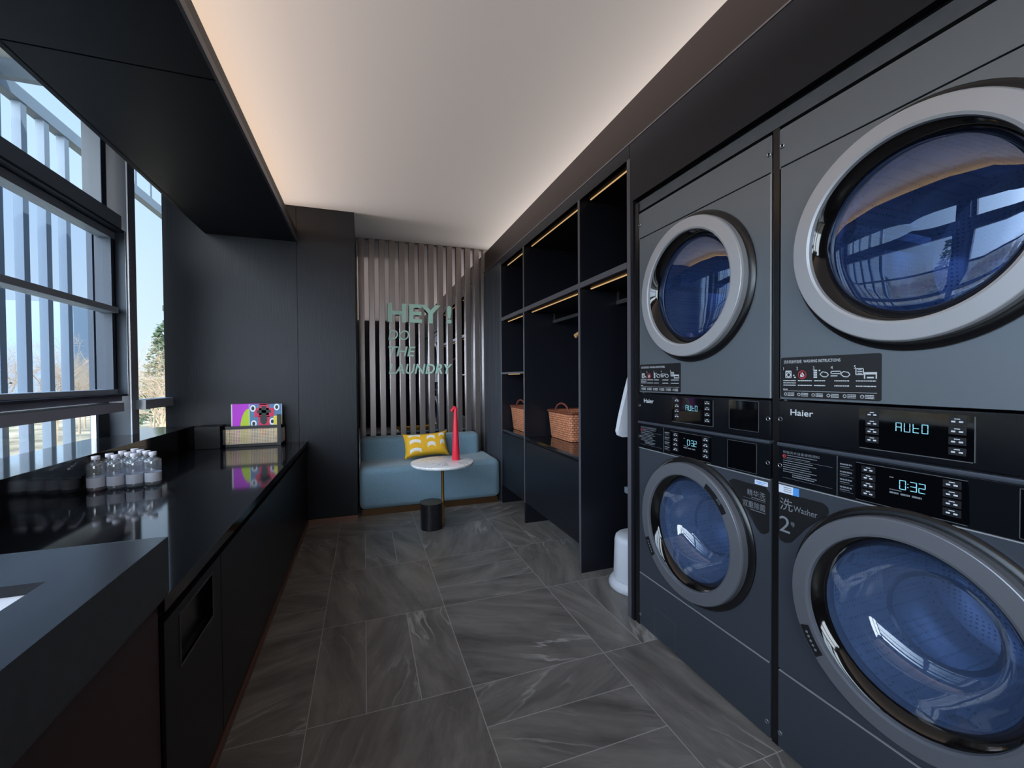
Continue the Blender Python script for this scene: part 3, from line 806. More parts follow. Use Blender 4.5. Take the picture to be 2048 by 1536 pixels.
# ------------------------------------------------------------------ wardrobe bays on the right
XF = 1.235
def led(t, y0, y1, z):
    bx('light_strip', 'led', 1.291, 1.297, y0, y1, z - 0.005, z, parent=t)
def bay(y0, y1, label, shelf2=False, base=True, edge0=None):
    """y0 near, y1 far; the divider at the far side belongs to the bay."""
    t = thing('wardrobe_bay', (1.5, (y0 + y1) / 2, 0), label, 'wardrobe', 'open wardrobe bays along the right wall')
    bx('back_panel', 'black_in', 1.78, 1.80, y0, y1, 0.02, 2.30, parent=t)
    bm = B(); box(bm, XF + .002, 1.78, y1, y1 + .022, 0.0, 2.266); obj('side_panel', bm, 'black_lac', t)
    bx('panel_edge', 'edge', XF - .001, XF + .002, y1, y1 + .022, 0.17 if base else 0.0, 2.266, parent=t)
    bx('top_board', 'black_in', XF + .002, 1.78, y0, y1, 2.266, 2.288, parent=t)
    led(t, y0 + .02, y1 - .03, 2.266)
    s = bx('shelf', 'black_lac', XF + .002, 1.78, y0, y1, 1.732, 1.768, parent=t)
    bx('shelf_edge', 'edge', XF - .001, XF + .002, y0, y1, 1.737, 1.768, parent=t)
    led(t, y0 + .02, y1 - .03, 1.732)
    if shelf2:
        bx('shelf', 'black_lac', XF + .002, 1.78, y0, y1, 1.232, 1.248, parent=t)
        bx('shelf_edge', 'edge', XF - .001, XF + .002, y0, y1, 1.232, 1.248, parent=t)
        led(t, y0 + .25, y1 - .03, 1.232)
    if base:
        bx('bottom_board', 'stone', XF + .002, 1.78, y0, y1, 0.694, 0.712, parent=t)
        bx('drawer_front', 'black_lac', XF - .002, XF + .018, y0 + .002, y1 - .002, 0.175, 0.678, parent=t, bev=.0015)
        bx('drawer_box', 'black_in', XF + .02, 1.77, y0, y1, 0.18, 0.694, parent=t)
    return t
def hrail(t, y0, y1, z=1.668):
    bm = B(); box(bm, 1.490, 1.512, y0, y1, z - .018, z + .006); obj('hanging_rail', bm, 'rail', t)
    bx('rail_bracket', 'rail', 1.496, 1.506, y1 - .012, y1, z, 1.732, parent=t)
b1 = bay(3.232, 3.815, 'narrow far wardrobe bay with four compartments, next to the fluted panel', shelf2=True)
b2 = bay(2.29, 3.21, 'wide middle wardrobe bay with a rail over the near wicker basket')
hrail(b2, 2.29, 3.205)
b3 = bay(1.785, 2.268, 'near wardrobe bay open to the floor, where the steamer stands', base=False)
hrail(b3, 1.785, 2.268)
struct(bx('trim_wardrobe_end', 'black_lac', XF + .002, 1.95, 1.737, 1.783, 0.0, 2.266), 'black upright panel between the wardrobe and the machines', 'panel')
struct(bx('trim_end_edge', 'edge', XF - .001, XF + .002, 1.757, 1.783, 0.0, 2.266))

t = thing('clothes_hanger', (1.5, 2.445, 1.5), 'pale wooden clothes hanger on the rail of the middle bay', 'hanger')
bm = B(); pts = [(1.295 + .41 * i / 16, 2.445, 1.560 - .095 * abs(i / 8 - 1) ** 1.4) for i in range(17)]
tube(bm, pts, .014, n=10); obj('shoulder', bm, 'wood', t, smooth=True)
bm = B(); tube(bm, [(1.5, 2.445, 1.555), (1.5, 2.445, 1.610)] + [(1.501 - .028 * math.cos(a), 2.445, 1.656 + .024 * math.sin(a)) for a in [-1.2 + .35 * i for i in range(0, 13)]], .0025, n=6); obj('hook', bm, 'brass', t, smooth=True)

def wicker(x0, y0, label):
    W, D, H = 0.395, 0.30, 0.215     # along y, along x, height
    t = thing('wicker_basket', (x0 + D / 2, y0 + W / 2, 0.713), label, 'basket', 'orange wicker baskets in the wardrobe')
    bm = B(); uvl = bm.loops.layers.uv.new('UVMap')
    def ring(z, g, n=10):
        a, b = D / 2 + g, W / 2 + g; pts = []
        cr = .03
        for (sx, sy, a0) in ((1, 1, 0), (-1, 1, 90), (-1, -1, 180), (1, -1, 270)):
            for k in range(5):
                an = math.radians(a0 + 90 * k / 4); pts.append((x0 + D / 2 + sx * (a - cr) + cr * math.cos(an), y0 + W / 2 + sy * (b - cr) + cr * math.sin(an), z))
        return [bm.verts.new(p) for p in pts]
    levels = [(0.714, -.016), (0.73, -.012), (0.80, -.006), (0.87, 0.0), (0.714 + H, .006)]
    inner = [(0.714 + H, -.004), (0.80, -.016), (0.722, -.024)]
    rings = [ring(*l) for l in levels + inner]
    n = len(rings[0])
    per = [0.0]
    for i in range(n): per.append(per[-1] + (rings[3][(i + 1) % n].co - rings[3][i].co).length)
    for A, C in zip(rings, rings[1:]):
        for i in range(n):
            f = bm.faces.new((A[i], A[(i + 1) % n], C[(i + 1) % n], C[i]))
            for lp, (u, z) in zip(f.loops, ((per[i], A[i].co.z), (per[i + 1], A[i].co.z), (per[i + 1], C[i].co.z), (per[i], C[i].co.z))): lp[uvl].uv = (u, z)
    bm.faces.new(rings[0][::-1]); bm.faces.new(rings[-1])
    obj('basket_body', bm, 'wicker', t, smooth=True, recalc=False)
    bm = B(); rp = []
    zt = 0.714 + H
    for (sx, sy, a0) in ((1, 1, 0), (-1, 1, 90), (-1, -1, 180), (1, -1, 270)):
        for k in range(5):
            an = math.radians(a0 + 90 * k / 4); rp.append((x0 + D / 2 + sx * (D / 2 - .024) + .03 * math.cos(an), y0 + W / 2 + sy * (W / 2 - .024) + .03 * math.sin(an), zt))
    tube(bm, rp + [rp[0]], .010, n=8, capends=False); obj('rim', bm, 'wicker', t, smooth=True)
    for x in (x0 + .03, x0 + D - .02):
        bm = B(); tube(bm, [(x, y0 + W / 2 + .12 * math.cos(PI * i / 12), zt - .01 + .075 * math.sin(PI * i / 12)) for i in range(13)], .007, n=8); obj('handle', bm, 'leather', t, smooth=True)
wicker(1.425, 2.775, 'orange wicker basket in the wide middle bay, nearer the steamer')
wicker(1.315, 3.395, 'orange wicker basket in the narrow far bay, partly behind the divider')

# garment steamer
sx, sy = 1.455, 2.03
t = thing('garment_steamer', (sx, sy, 0), 'white upright garment steamer with slanted board in the near bay', 'steamer')
bm = B(); rs = lathe(bm, [(0.002, .145), (.012, .150), (.030, .146), (.052, .128)], c=(sx, sy, 0), n=40); cap(bm, rs[0][::-1]); cap(bm, rs[-1])
obj('foot_plate', bm, 'steam_white', t, smooth=True)
bm = B(); rs = lathe(bm, [(.05, .122), (.26, .116), (.285, .110), (.295, .098)], c=(sx, sy, 0), n=40); cap(bm, rs[-1]); cap(bm, rs[0][::-1]); obj('tank', bm, 'steam_white', t, smooth=True)
bm = B(); tube(bm, [(1.408, sy - .02, .29), (1.408, sy - .02, 1.36)], .009, n=12); obj('pole', bm, 'steam_white', t, smooth=True)
bm = B(); tube(bm, [(1.440, sy - .01, .29), (1.440, sy - .01, 1.36)], .017, n=14); obj('pole', bm, 'steam_grey', t, smooth=True)
bx('clamp', 'steam_grey', 1.394, 1.470, sy - .04, sy + .02, .535, .572, parent=t, bev=.006)
bm = B()
pl = [(1.313, .878), (1.305, .90), (1.322, .98), (1.360, 1.12), (1.400, 1.25), (1.424, 1.32), (1.45, 1.335), (1.476, 1.32), (1.50, 1.25), (1.54, 1.12), (1.578, .98), (1.595, .90), (1.587, .878), (1.57, .868), (1.33, .868)]
prism(bm, pl, lambda p, d: (p[0], d, p[1]), sy - .060, sy - .030); obj('board', bm, 'steam_white', t)
bm = B(); rs = lathe(bm, [(-.03, .012), (-.025, .026), (.015, .028), (.03, .018)], c=(1.440, sy - .02, 1.375), n=20); cap(bm, rs[0][::-1]); cap(bm, rs[-1]); obj('steam_head', bm, 'steam_white', t, smooth=True)

# ------------------------------------------------------------------ machines (local: front plane x = 1.246, faces -x; +y is the viewer's left)
FX = 1.246; HW = 0.3475
R_, U_ = (0, -1, 0), (0, 0, 1)     # reading direction on a front that faces -x

def plate_hole(bm, y0, y1, z0, z1, cy, cz, r, x, depth=0.02, n=72):
    angs = sorted([2 * PI * i / n for i in range(n)] + [math.atan2(b - cz, a - cy) % (2 * PI) for a in (y0, y1) for b in (z0, z1)])
    inn, out, inn2 = [], [], []
    for a in angs:
        c, s = math.cos(a), math.sin(a)
        tt = min(((y1 - cy) / c if c > 1e-9 else (y0 - cy) / c if c < -1e-9 else 1e9), ((z1 - cz) / s if s > 1e-9 else (z0 - cz) / s if s < -1e-9 else 1e9))
        inn.append(bm.verts.new((x, cy + r * c, cz + r * s))); out.append(bm.verts.new((x, cy + tt * c, cz + tt * s))); inn2.append(bm.verts.new((x + depth, cy + r * c, cz + r * s)))
    k = len(angs)
    for i in range(k):
        j = (i + 1) % k
        bm.faces.new((inn[i], inn[j], out[j], out[i])); bm.faces.new((inn[i], inn2[i], inn2[j], inn[j]))

def door(t, yc, zc, washer):
    d = bpy.data.objects.new('door', None); COL.objects.link(d); d.parent = t; d.location = Vector((FX, yc, zc)) - t.location
    C_ = (FX, yc, zc)
    bm = B(); lathe(bm, [(.002, .294), (-.006, .294), (-.012, .288), (-.014, .276), (-.014, .262)], C_, 'x', 96); obj('door_surround', bm, 'ring_black', d, smooth=True)
    bm = B(); lathe(bm, [(-.010, .268), (-.014, .2735), (-.036, .2735), (-.0425, .2705), (-.0435, .2685), (-.0455, .2300), (-.0430, .2235), (-.034, .2215), (-.02, .2205)], C_, 'x', 120)
    obj('door_ring', bm, 'ring_shaded' if washer else 'ring', d, smooth=True, angle=12)
    bm = B(); lathe(bm, [(-.034, .2220), (-.030, .2165), (-.014, .203), (-.004, .1965), (.004, .1955)], C_, 'x', 96); obj('inner_bezel', bm, 'bezel', d, smooth=True)
    bm = B()
    if washer: pr_ = [(-.004, .1965), (.006, .192), (.035, .180), (.075, .160), (.100, .135), (.112, .10), (.118, .05), (.120, .0005)]
    else: pr_ = [(-.004, .1965), (-.0060, .188), (-.0095, .16), (-.0130, .11), (-.0150, .05), (-.0155, .0005)]
    lathe(bm, pr_, C_, 'x', 72)
    for f in bm.faces: f.normal_update()
    bmesh.ops.reverse_faces(bm, faces=[f for f in bm.faces if f.normal.x > 0])
    obj('door_glass', bm, 'door_glass2' if washer else 'door_glass', d, smooth=True, recalc=False)
    if washer:
        bm = B()
        for s, a0 in ((1, .30), (1, .52)): pass
        lathe(bm, [(.120, .105), (.126, .112), (.120, .119)], C_, 'x', 60); obj('glass_rib', bm, 'ring_black', d, smooth=True)
    def arc_tab(a0, a1, ri, ro):
        bm = B(); k = 8; pi_, po = [], []
        for i in range(k + 1):
            a = math.radians(a0 + (a1 - a0) * i / k)
            pi_.append((yc + ri * math.cos(a), zc + ri * math.sin(a))); po.append((yc + ro * math.cos(a), zc + ro * math.sin(a)))
        prism(bm, pi_ + po[::-1], lambda p, q: (q, p[0], p[1]), FX - .0462, FX - .044); return bm
    if washer:
        obj('ring_tag', arc_tab(-42, -24, .240, .2655), 'plate', d)
        bm = B()
        for i in range(5): 
            a = math.radians(-38.5 + i * 2.6); yy, zz = yc + .253 * math.cos(a), zc + .253 * math.sin(a)
            box(bm, FX - .0468, FX - .0462, yy - .003, yy + .003, zz - .003, zz + .003)
        # the tag sits at the viewer's lower left: +y side
        obj('tag_print', bm, 'print_dim', d)
    return d

def drum(t, yc, zc, washer):
    bm = B(); C_ = (FX, yc, zc)
    rs = lathe(bm, [(.03, .200), (.06, .205), (.085, .235), (.13, .24), (.30, .24), (.305, .236), (.315, .236), (.32, .24), (.50, .24), (.53, .22), (.535, .17), (.52, .12), (.52, .0005)], C_, 'x', 64)
    obj('drum', bm, 'drum', t, smooth=True, recalc=False)
    bm = B()
    for k in range(3):
        a = math.radians(20 + 120 * k); m_ = []
        for x in (.12, .20, .34, .48):
            h = .05 if x in (.20, .34) else .02
            m_.append([(FX + x, yc + (.238 - q * h) * math.cos(a + s), zc + (.238 - q * h) * math.sin(a + s)) for s, q in ((-.16, 0), (-.06, 1), (.06, 1), (.16, 0))])
        V = [[bm.verts.new(p) for p in row] for row in m_]
        for A, C in zip(V, V[1:]):
            for i in range(3): bm.faces.new((A[i], A[i + 1], C[i + 1], C[i]))
    obj('drum_paddle', bm, 'drum', t, smooth=True, recalc=False)

def strip(bm, y0, y1, z, h, x): box(bm, x - .0004, x, min(y0, y1), max(y0, y1), z - h / 2, z + h / 2)

def fake_line(bm, y0, y1, z, h, x, rnd, gap=.4):
    """a line of print too small to read: short broken dashes."""
    y = y0
    while y > y1:
        w = rnd.uniform(.6, 1.6) * h * 1.6
        strip(bm, y, max(y - w, y1), z, h, x); y -= w + h * gap

def outline(bm, y0, y1, z0, z1, x, w=.001):
    for q in ((y0, y1, z0, z0 + w), (y0, y1, z1 - w, z1), (y0, y0 + w, z0, z1), (y1 - w, y1, z0, z1)): box(bm, x - .001, x, *q)

SEG = {'0': 'abcdef', '3': 'abcdg', '2': 'abged', 'A': 'abcefg', 'U': 'bcdef', 't': 'defg', 'O': 'abcdef'}
def seg_char(bm, ch, y, z, w, h, x):
    """seven-segment character, lower left corner at (y, z), reading towards -y."""
    s = .0016
    R = {'a': (0, w, h - s, h), 'd': (0, w, 0, s), 'g': (0, w, h / 2 - s / 2, h / 2 + s / 2), 'f': (0, s, h / 2, h), 'e': (0, s, 0, h / 2), 'b': (w - s, w, h / 2, h), 'c': (w - s, w, 0, h / 2)}
    for k in SEG[ch]:
        a, b, c, d = R[k]; g = .0006
        if b - a > s * 1.5: a += g; b -= g
        else: c += g; d -= g
        box(bm, x - .0004, x, y - b, y - a, z + c, z + d)

def keys(t, yl, yr, zs, x, lit):
    for i, z in enumerate(zs):
        k = bx('button', 'button', x - .0012, x, min(yl, yr), max(yl, yr), z - .0085, z + .0085, parent=t, bev=.0005)
        bm = B(); ym = (yl + yr) / 2
        strip(bm, ym + .005, ym - .005, z + .0045, .0018, x - .0012)
        strip(bm, ym + .010, ym + .003, z - .0015, .0035, x - .0012); strip(bm, ym - .003, ym - .010, z - .0015, .0035, x - .0012)
        obj('key_icon', bm, lit, k)

def poly_plate(t, name, m, pts, yc, x0, x1):
    bm = B(); prism(bm, [(yc + a, b) for a, b in pts], lambda p, d: (d, p[0], p[1]), x0, x1); return obj(name, bm, m, t)

def round_poly(pts, r, k=4):
    out = []
    n = len(pts)
    for i in range(n):
        p, a, b = Vector(pts[i]), Vector(pts[i - 1]), Vector(pts[(i + 1) % n])
        q0 = p + (a - p).normalized() * r; q1 = p + (b - p).normalized() * r
        for j in range(k + 1):
            s = j / k; out.append(tuple((1 - s) ** 2 * q0 + 2 * s * (1 - s) * p + s * s * q1))
    return out

def bolt(t, yc, pts):
    for (a, z) in pts:
        bm = B(); rs = lathe(bm, [(-.0005, .0085), (-.003, .0082), (-.0045, .006), (-.003, .0035), (-.001, .003)], (FX, yc + a, z), 'x', 16); cap(bm, rs[-1]); obj('bolt', bm, 'bolt', t, smooth=True)

def dryer(yc, label):
    z0 = 0.99
    t = thing('clothes_dryer', (FX, yc, z0), label, 'dryer', 'stacked dryers along the right wall')
    y0, y1 = yc - HW, yc + HW
    bm = B(); plate_hole(bm, y0, y1, z0 + .136, z0 + .862, yc, 1.552, .2, FX)
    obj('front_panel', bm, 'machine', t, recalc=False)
    bm = B(); box(bm, FX + .001, FX + .02, y0, y0 + .004, z0 + .136, z0 + .98); box(bm, FX + .02, FX + .68, y0, y0 + .012, z0, z0 + .98); box(bm, FX + .02, FX + .68, y1 - .012, y1, z0, z0 + .98)
    box(bm, FX + .68, FX + .69, y0, y1, z0, z0 + .98); box(bm, FX + .02, FX + .68, y0, y1, z0, z0 + .01); box(bm, FX + .02, FX + .68, y0, y1, z0 + .97, z0 + .98)
    box(bm, FX + .0, FX + .02, y1 - .004, y1, z0 + .136, z0 + .98)
    obj('cabinet', bm, 'machine', t)
    bx('top_panel', 'machine', FX - .001, FX + .03, y0, y1, z0 + .866, z0 + .985, parent=t, bev=.003)
    bx('seam', 'ring_black', FX + .004, FX + .01, y0, y1, z0 + .855, z0 + .87, parent=t)
    bx('side_edge', 'line', FX - .0015, FX + .004, y0, y0 + .0045, z0 + .136, z0 + .862, parent=t)
    door(t, yc, 1.552, False); drum(t, yc, 1.552, False)
    # control panel
    cp = bpy.data.objects.new('control_panel', None); COL.objects.link(cp); cp.parent = t; cp.location = (0, 0, 0)
    bx('fascia', 'panel', FX - .004, FX + .04, y0, y1, z0 + .002, z0 + .130, parent=cp, bev=.004)
    x = FX - .004
    poly_plate(cp, 'display', 'display', round_poly([(.115, z0 + .122), (.115, z0 + .020), (-.110, z0 + .018), (-.110, z0 + .119)], .006), yc, x - .001, x)
    bm = B()
    for a, b in (((.113, z0 + .0185), (-.108, z0 + .0165)), ): box(bm, x - .0018, x, yc + b[0], yc + a[0], z0 + .0165, z0 + .0185)
    box(bm, x - .0018, x, yc - .1115, yc - .1100, z0 + .018, z0 + .118)
    obj('display_rim', bm, 'line_dim', cp)
    keys(cp, yc + .099, yc + .069, [z0 + .108, z0 + .085, z0 + .064, z0 + .042], x - .001, 'icon_lit')
    keys(cp, yc - .067, yc - .097, [z0 + .106, z0 + .084, z0 + .061, z0 + .038], x - .001, 'icon_lit')
    bm = B()
    for i, ch in enumerate('AUtO'): seg_char(bm, ch, yc + .033 - i * .0172, z0 + .070, .0125, .022, x - .0011)
    obj('digits', bm, 'digit', cp)
    bm = B(); text(bm, 'Haier', (x, yc + .306, z0 + .087), R_, U_, w=.070, h=.019, bold=.012); obj('maker_name', bm, 'print', cp)
    bm = B(); outline(bm, yc - .305, yc - .184, z0 + .020, z0 + .124, x - .0002, .0011); obj('blank_cover_rim', bm, 'line_dim', cp)
    bx('blank_cover', 'display', x - .0008, x, yc - .303, yc - .186, z0 + .022, z0 + .122, parent=cp)
    # instruction plate
    ip = bpy.data.objects.new('instruction_plate', None); COL.objects.link(ip); ip.parent = t; ip.location = (0, 0, 0)
    poly_plate(ip, 'plate', 'plate', round_poly([(.341, z0 + .266), (.341, z0 + .142), (.066, z0 + .142), (.066, z0 + .266)], .007), yc, FX - .0012, FX)
    xp = FX - .0012; rnd = random.Random(4)
    bm = B(); text(bm, '洗衣机操作指南', (xp, yc + .330, z0 + .247), R_, U_, h=.0105, w=.056)
    text(bm, 'WASHING INSTRUCTIONS', (xp, yc + .268, z0 + .248), R_, U_, h=.0085, w=.104, bold=.008)
    for i, yy in enumerate((.332, .290, .240, .190, .130)): text(bm, str(i + 1), (xp, yc + yy, z0 + .227), R_, U_, h=.009)
    def ln(a, b, c, h=.003): strip(bm, yc + a, yc + b, z0 + c, h, xp)
    # 1 washer pictogram
    outline(bm, yc + .305, yc + .325, z0 + .202, z0 + .225, xp, .0022); ln(.325, .305, .2225, .005)
    for i in range(14):
        a = 2 * PI * i / 14; strip(bm, yc + .315 + .006 * math.cos(a) + .0015, yc + .315 + .006 * math.cos(a) - .0015, z0 + .212 + .006 * math.sin(a), .0026, xp)
    ln(.300, .296, .210, .004); ln(.297, .292, .204, .004)
    # 3 key column and hand, 4 key and hand, 5 code sheet and reader
    for k in range(4): ln(.238, .228, .224 - k * .0065, .0045)
    def hand(yy, zz):
        a = [(yy, zz), (yy - .008, zz + .007), (yy - .020, zz + .004), (yy - .024, zz - .002), (yy - .018, zz - .008), (yy - .008, zz - .007)]
        for (p, q) in zip(a, a[1:] + a[:1]):
            v = Vector((q[0] - p[0], q[1] - p[1])); nn = Vector((-v.y, v.x)).normalized() * .0011
            prism(bm, [(yc + p[0] + nn.x, z0 + p[1] + nn.y), (yc + q[0] + nn.x, z0 + q[1] + nn.y), (yc + q[0] - nn.x, z0 + q[1] - nn.y), (yc + p[0] - nn.x, z0 + p[1] - nn.y)], lambda e, d: (d, e[0], e[1]), xp - .0004, xp)
    hand(.220, .213); ln(.223, .219, .224, .004)
    outline(bm, yc + .162, yc + .190, z0 + .213, z0 + .222, xp, .0025); ln(.190, .172, .208, .003); hand(.164, .213)
    outline(bm, yc + .106, yc + .126, z0 + .210, z0 + .228, xp, .002); ln(.122, .110, .219, .0025); ln(.121, .111, .224, .002); ln(.121, .111, .214, .002)
    ln(.106, .076, .214, .006); ln(.106, .103, .206, .012); ln(.079, .076, .206, .012); ln(.099, .083, .203, .004)
    # small print
    for (a, b, rows) in ((.332, .292, (.194, .187, .180)), (.285, .243, (.194, .180)), (.236, .205, (.194, .180)), (.180, .142, (.194, .180)), (.125, .078, (.194, .180))):
        for c in rows: fake_line(bm, yc + a, yc + b, z0 + c, .0028, xp, rnd)
    fake_line(bm, yc + .333, yc + .318, z0 + .167, .0026, xp, rnd)
    ln(.332, .076, .1625, .0008)
    for k in range(6):
        a = .330 - k * .043
        for q in range(8):
            an = 2 * PI * q / 8; strip(bm, yc + a - .005 + .004 * math.cos(an) + .001, yc + a - .005 + .004 * math.cos(an) - .001, z0 + .152 + .004 * math.sin(an), .002, xp)
        for c in (.156, .152, .148): fake_line(bm, yc + a - .012, yc + a - .033, z0 + c, .0019, xp, rnd)
    obj('plate_print', bm, 'print', ip)
    bm = B(); lathe(bm, [(-.0006, .0128), (-.0006, .0108)], (xp, yc + .272, z0 + .212), 'x', 28)
    prism(bm, [(yc + .272 + .009, z0 + .2205), (yc + .272 + .0075, z0 + .222), (yc + .272 - .009, z0 + .2035), (yc + .272 - .0075, z0 + .202)], lambda e, d: (d, e[0], e[1]), xp - .0008, xp - .0002)
    obj('ban_symbol', bm, 'redprint', ip)
    bm = B(); prism(bm, [(yc + .272, z0 + .2195), (yc + .2655, z0 + .211), (yc + .267, z0 + .205), (yc + .277, z0 + .205), (yc + .2785, z0 + .211)], lambda e, d: (d, e[0], e[1]), xp - .0005, xp); obj('flame_symbol', bm, 'print', ip)
    bolt(t, yc, [(.338, z0 + .93), (-.338, z0 + .925), (.340, z0 + .072), (-.338, z0 + .069)])
    return t

def washer(yc, label, kind):
    t = thing('washing_machine', (FX, yc, 0), label, 'washing machine', 'washing machines under the dryers')
    y0, y1 = yc - HW, yc + HW
    bm = B(); plate_hole(bm, y0, y1, .262, .858, yc, .577, .2, FX); obj('front_panel', bm, 'machine_shaded', t, recalc=False)
    bm = B()
    box(bm, FX + .02, FX + .68, y0, y0 + .012, .03, .978); box(bm, FX + .02, FX + .68, y1 - .012, y1, .03, .978); box(bm, FX + .68, FX + .69, y0, y1, .03, .978)
    box(bm, FX + .02, FX + .68, y0, y1, .03, .04); box(bm, FX + .02, FX + .68, y0, y1, .97, .978); box(bm, FX + .001, FX + .02, y0, y0 + .004, .262, .97); box(bm, FX + .001, FX + .02, y1 - .004, y1, .262, .97)
    obj('cabinet', bm, 'machine_shaded', t)
    bx('kick_panel', 'machine_shaded', FX - .002, FX + .03, y0, y1, .006, .256, parent=t, bev=.003)
    bx('seam_line', 'line', FX - .0035, FX + .002, y0 + .004, y1 - .004, .2555, .2590, parent=t)
    bx('foot_bar', 'ring_black', FX + .03, FX + .66, y0 + .02, y1 - .02, 0, .03, parent=t)
    for a, b, c, d in ((.097, .235, .139, .1405), (.0965, .0980, .007, .139), (.097, .235, .0075, .009)):
        pass
    if kind == 'left':
        bm = B(); outline(bm, yc + .097, yc + .235, .010, .139, FX - .002, .0012); obj('filter_flap', bm, 'line_dim', t)
    door(t, yc, .577, True); drum(t, yc, .577, True)
    # tags on the ring and the graphic plates
    bm = B()
    if kind == 'left':
        pl = [(-.178, .818), (-.200, .832), (-.257, .830), (-.327, .831), (-.343, .817), (-.341, .687), (-.327, .675), (-.31, .672), (-.293, .686), (-.257, .731)]
        gp = poly_plate(t, 'graphic_plate', 'plate', round_poly(pl, .004, 3), yc, FX - .0012, FX)
        text(bm, '精华洗', (FX - .0012, yc - .258, .789), R_, U_, h=.022, w=.070); text(bm, '双重除菌', (FX - .0012, yc - .240, .748), R_, U_, h=.023, w=.088)
        rnd = random.Random(2)
        strip(bm, yc - .243, yc - .329, .7785, .0007, FX - .0012)
        fake_line(bm, yc - .275, yc - .328, .7845, .0024, FX - .0012, rnd); fake_line(bm, yc - .270, yc - .328, .7425, .0024, FX - .0012, rnd)
        obj('plate_print', bm, 'print_dim', gp)
        st = bx('sticker', 'sticker', FX - .0016, FX, yc - .336, yc - .288, .834, .849, parent=t)
        bm = B(); fake_line(bm, yc - .292, yc - .332, .8435, .0024, FX - .0016, rnd); fake_line(bm, yc - .292, yc - .325, .8385, .002, FX - .0016, rnd); obj('sticker_print', bm, 'sticker_blue', st)
        rt = B(); k = 8; pi_, po = [], []
        for i in range(k + 1):
            a = math.radians(118 + 29 * i / k); pi_.append((yc + .228 * math.cos(a), .577 + .228 * math.sin(a))); po.append((yc + .250 * math.cos(a), .577 + .250 * math.sin(a)))
        prism(rt, pi_ + po[::-1], lambda p, q: (q, p[0], p[1]), FX - .0462, FX - .0440); rtag = obj('ring_tag', rt, 'plate', t)
        bm = B(); a = math.radians(133); text(bm, '525', (FX - .0462, yc + .247 * math.cos(a) + .003, .577 + .247 * math.sin(a) - .008), (0, math.cos(a - PI / 2 + PI), math.sin(a - PI / 2 + PI)) if False else (0, -.73, -.68), (0, -.68, .73), h=.011); obj('tag_print', bm, 'print_dim', rtag)
    else:
        pl = [(.3465, .829), (.211, .831), (.196, .822), (.193, .808), (.201, .793), (.228, .769), (.259, .739), (.304, .681), (.323, .672), (.343, .676), (.3465, .690)]
        gp = poly_plate(t, 'graphic_plate', 'plate', round_poly(pl, .004, 3), yc, FX - .0012, FX)
        text(bm, '洗', (FX - .0012, yc + .342, .776), R_, U_, h=.038, w=.042); text(bm, 'Washer', (FX - .0012, yc + .297, .781), R_, U_, h=.018, w=.072)
        text(bm, '2', (FX - .0012, yc + .344, .706), R_, U_, h=.050, w=.036); text(bm, '号', (FX - .0012, yc + .307, .731), R_, U_, h=.014)
        obj('plate_print', bm, 'print_dim', gp)
        st = bx('sticker', 'sticker', FX - .0016, FX, yc + .299, yc + .3465, .829, .8535, parent=t)
        bx('sticker_end', 'sticker_blue', FX - .0018, FX, yc + .281, yc + .299, .829, .8535, parent=st)
        bm = B(); rnd = random.Random(6); fake_line(bm, yc + .330, yc + .304, .848, .0026, FX - .0016, rnd); fake_line(bm, yc + .330, yc + .304, .842, .0022, FX - .0016, rnd); fake_line(bm, yc + .330, yc + .304, .836, .0022, FX - .0016, rnd); obj('sticker_print', bm, 'print_dim', st)
    # control panel
    cp = bpy.data.objects.new('control_panel', None); COL.objects.link(cp); cp.parent = t; cp.location = (0, 0, 0)
    bx('fascia', 'panel', FX - .004, FX + .04, y0, y1, .862, .977, parent=cp, bev=.003)
    bx('top_ledge', 'machine_shaded', FX - .010, FX + .04, y0, y1, .977, .989, parent=cp, bev=.003)
    bx('lower_edge', 'line', FX - .0045, FX + .002, y0 + .002, y1 - .002, .8585, .8615, parent=cp)
    x = FX - .004
    poly_plate(cp, 'display', 'display', round_poly([(.123, .966), (.122, .868), (-.103, .868), (-.101, .966)], .006), yc, x - .001, x)
    bm = B(); box(bm, x - .0018, x, yc - .100, yc + .121, .9655, .9668); box(bm, x - .0018, x, yc - .100, yc + .121, .8672, .8685)
    box(bm, x - .0012, x, yc + .1685, yc + .170, .864, .975); obj('display_rim', bm, 'line_dim', cp)
    keys(cp, yc + .108, yc + .076, [.952, .931, .911, .890], x - .001, 'icon_lit')
    keys(cp, yc - .058, yc - .090, [.953, .931, .910, .889], x - .001, 'icon_lit')
    bm = B()
    for ch, a in (('0', .0245), ('3', .003), ('2', -.0135)): seg_char(bm, ch, yc + a, .918, .0135, .023, x - .0011)
    for z in (.925, .933): box(bm, x - .0015, x - .0011, yc + .0062, yc + .008, z, z + .0018)
    obj('digits', bm, 'digit', cp)
    rnd = random.Random(9); bm = B()
    for k in range(3): fake_line(bm, yc + .045 - k * .023, yc + .026 - k * .023, .906, .0045, x - .0011, rnd, .2)
    fake_line(bm, yc + .045, yc + .020, .9135, .0022, x - .0011, rnd); fake_line(bm, yc + .045, yc + .036, .944, .0028, x - .0011, rnd)
    text(bm, '智能洗衣设备使用须知', (x, yc + .330, .9565), R_, U_, h=.0085, w=.112)
    for i in range(2): fake_line(bm, yc + .318, yc + .225 + .02 * i, .9515 - .0075 * i, .0022, x, rnd)
    strip(bm, yc + .330, yc + .182, .9395, .0006, x)
    for i in range(6): fake_line(bm, yc + .330, yc + .238 - .012 * math.sin(i * 2), .934 - .0068 * i, .0022, x, rnd)
    fake_line(bm, yc + .300, yc + .226, .8935, .003, x, rnd); fake_line(bm, yc + .300, yc + .232, .8875, .003, x, rnd)
    strip(bm, yc + .332, yc + .182, .8795, .0006, x)
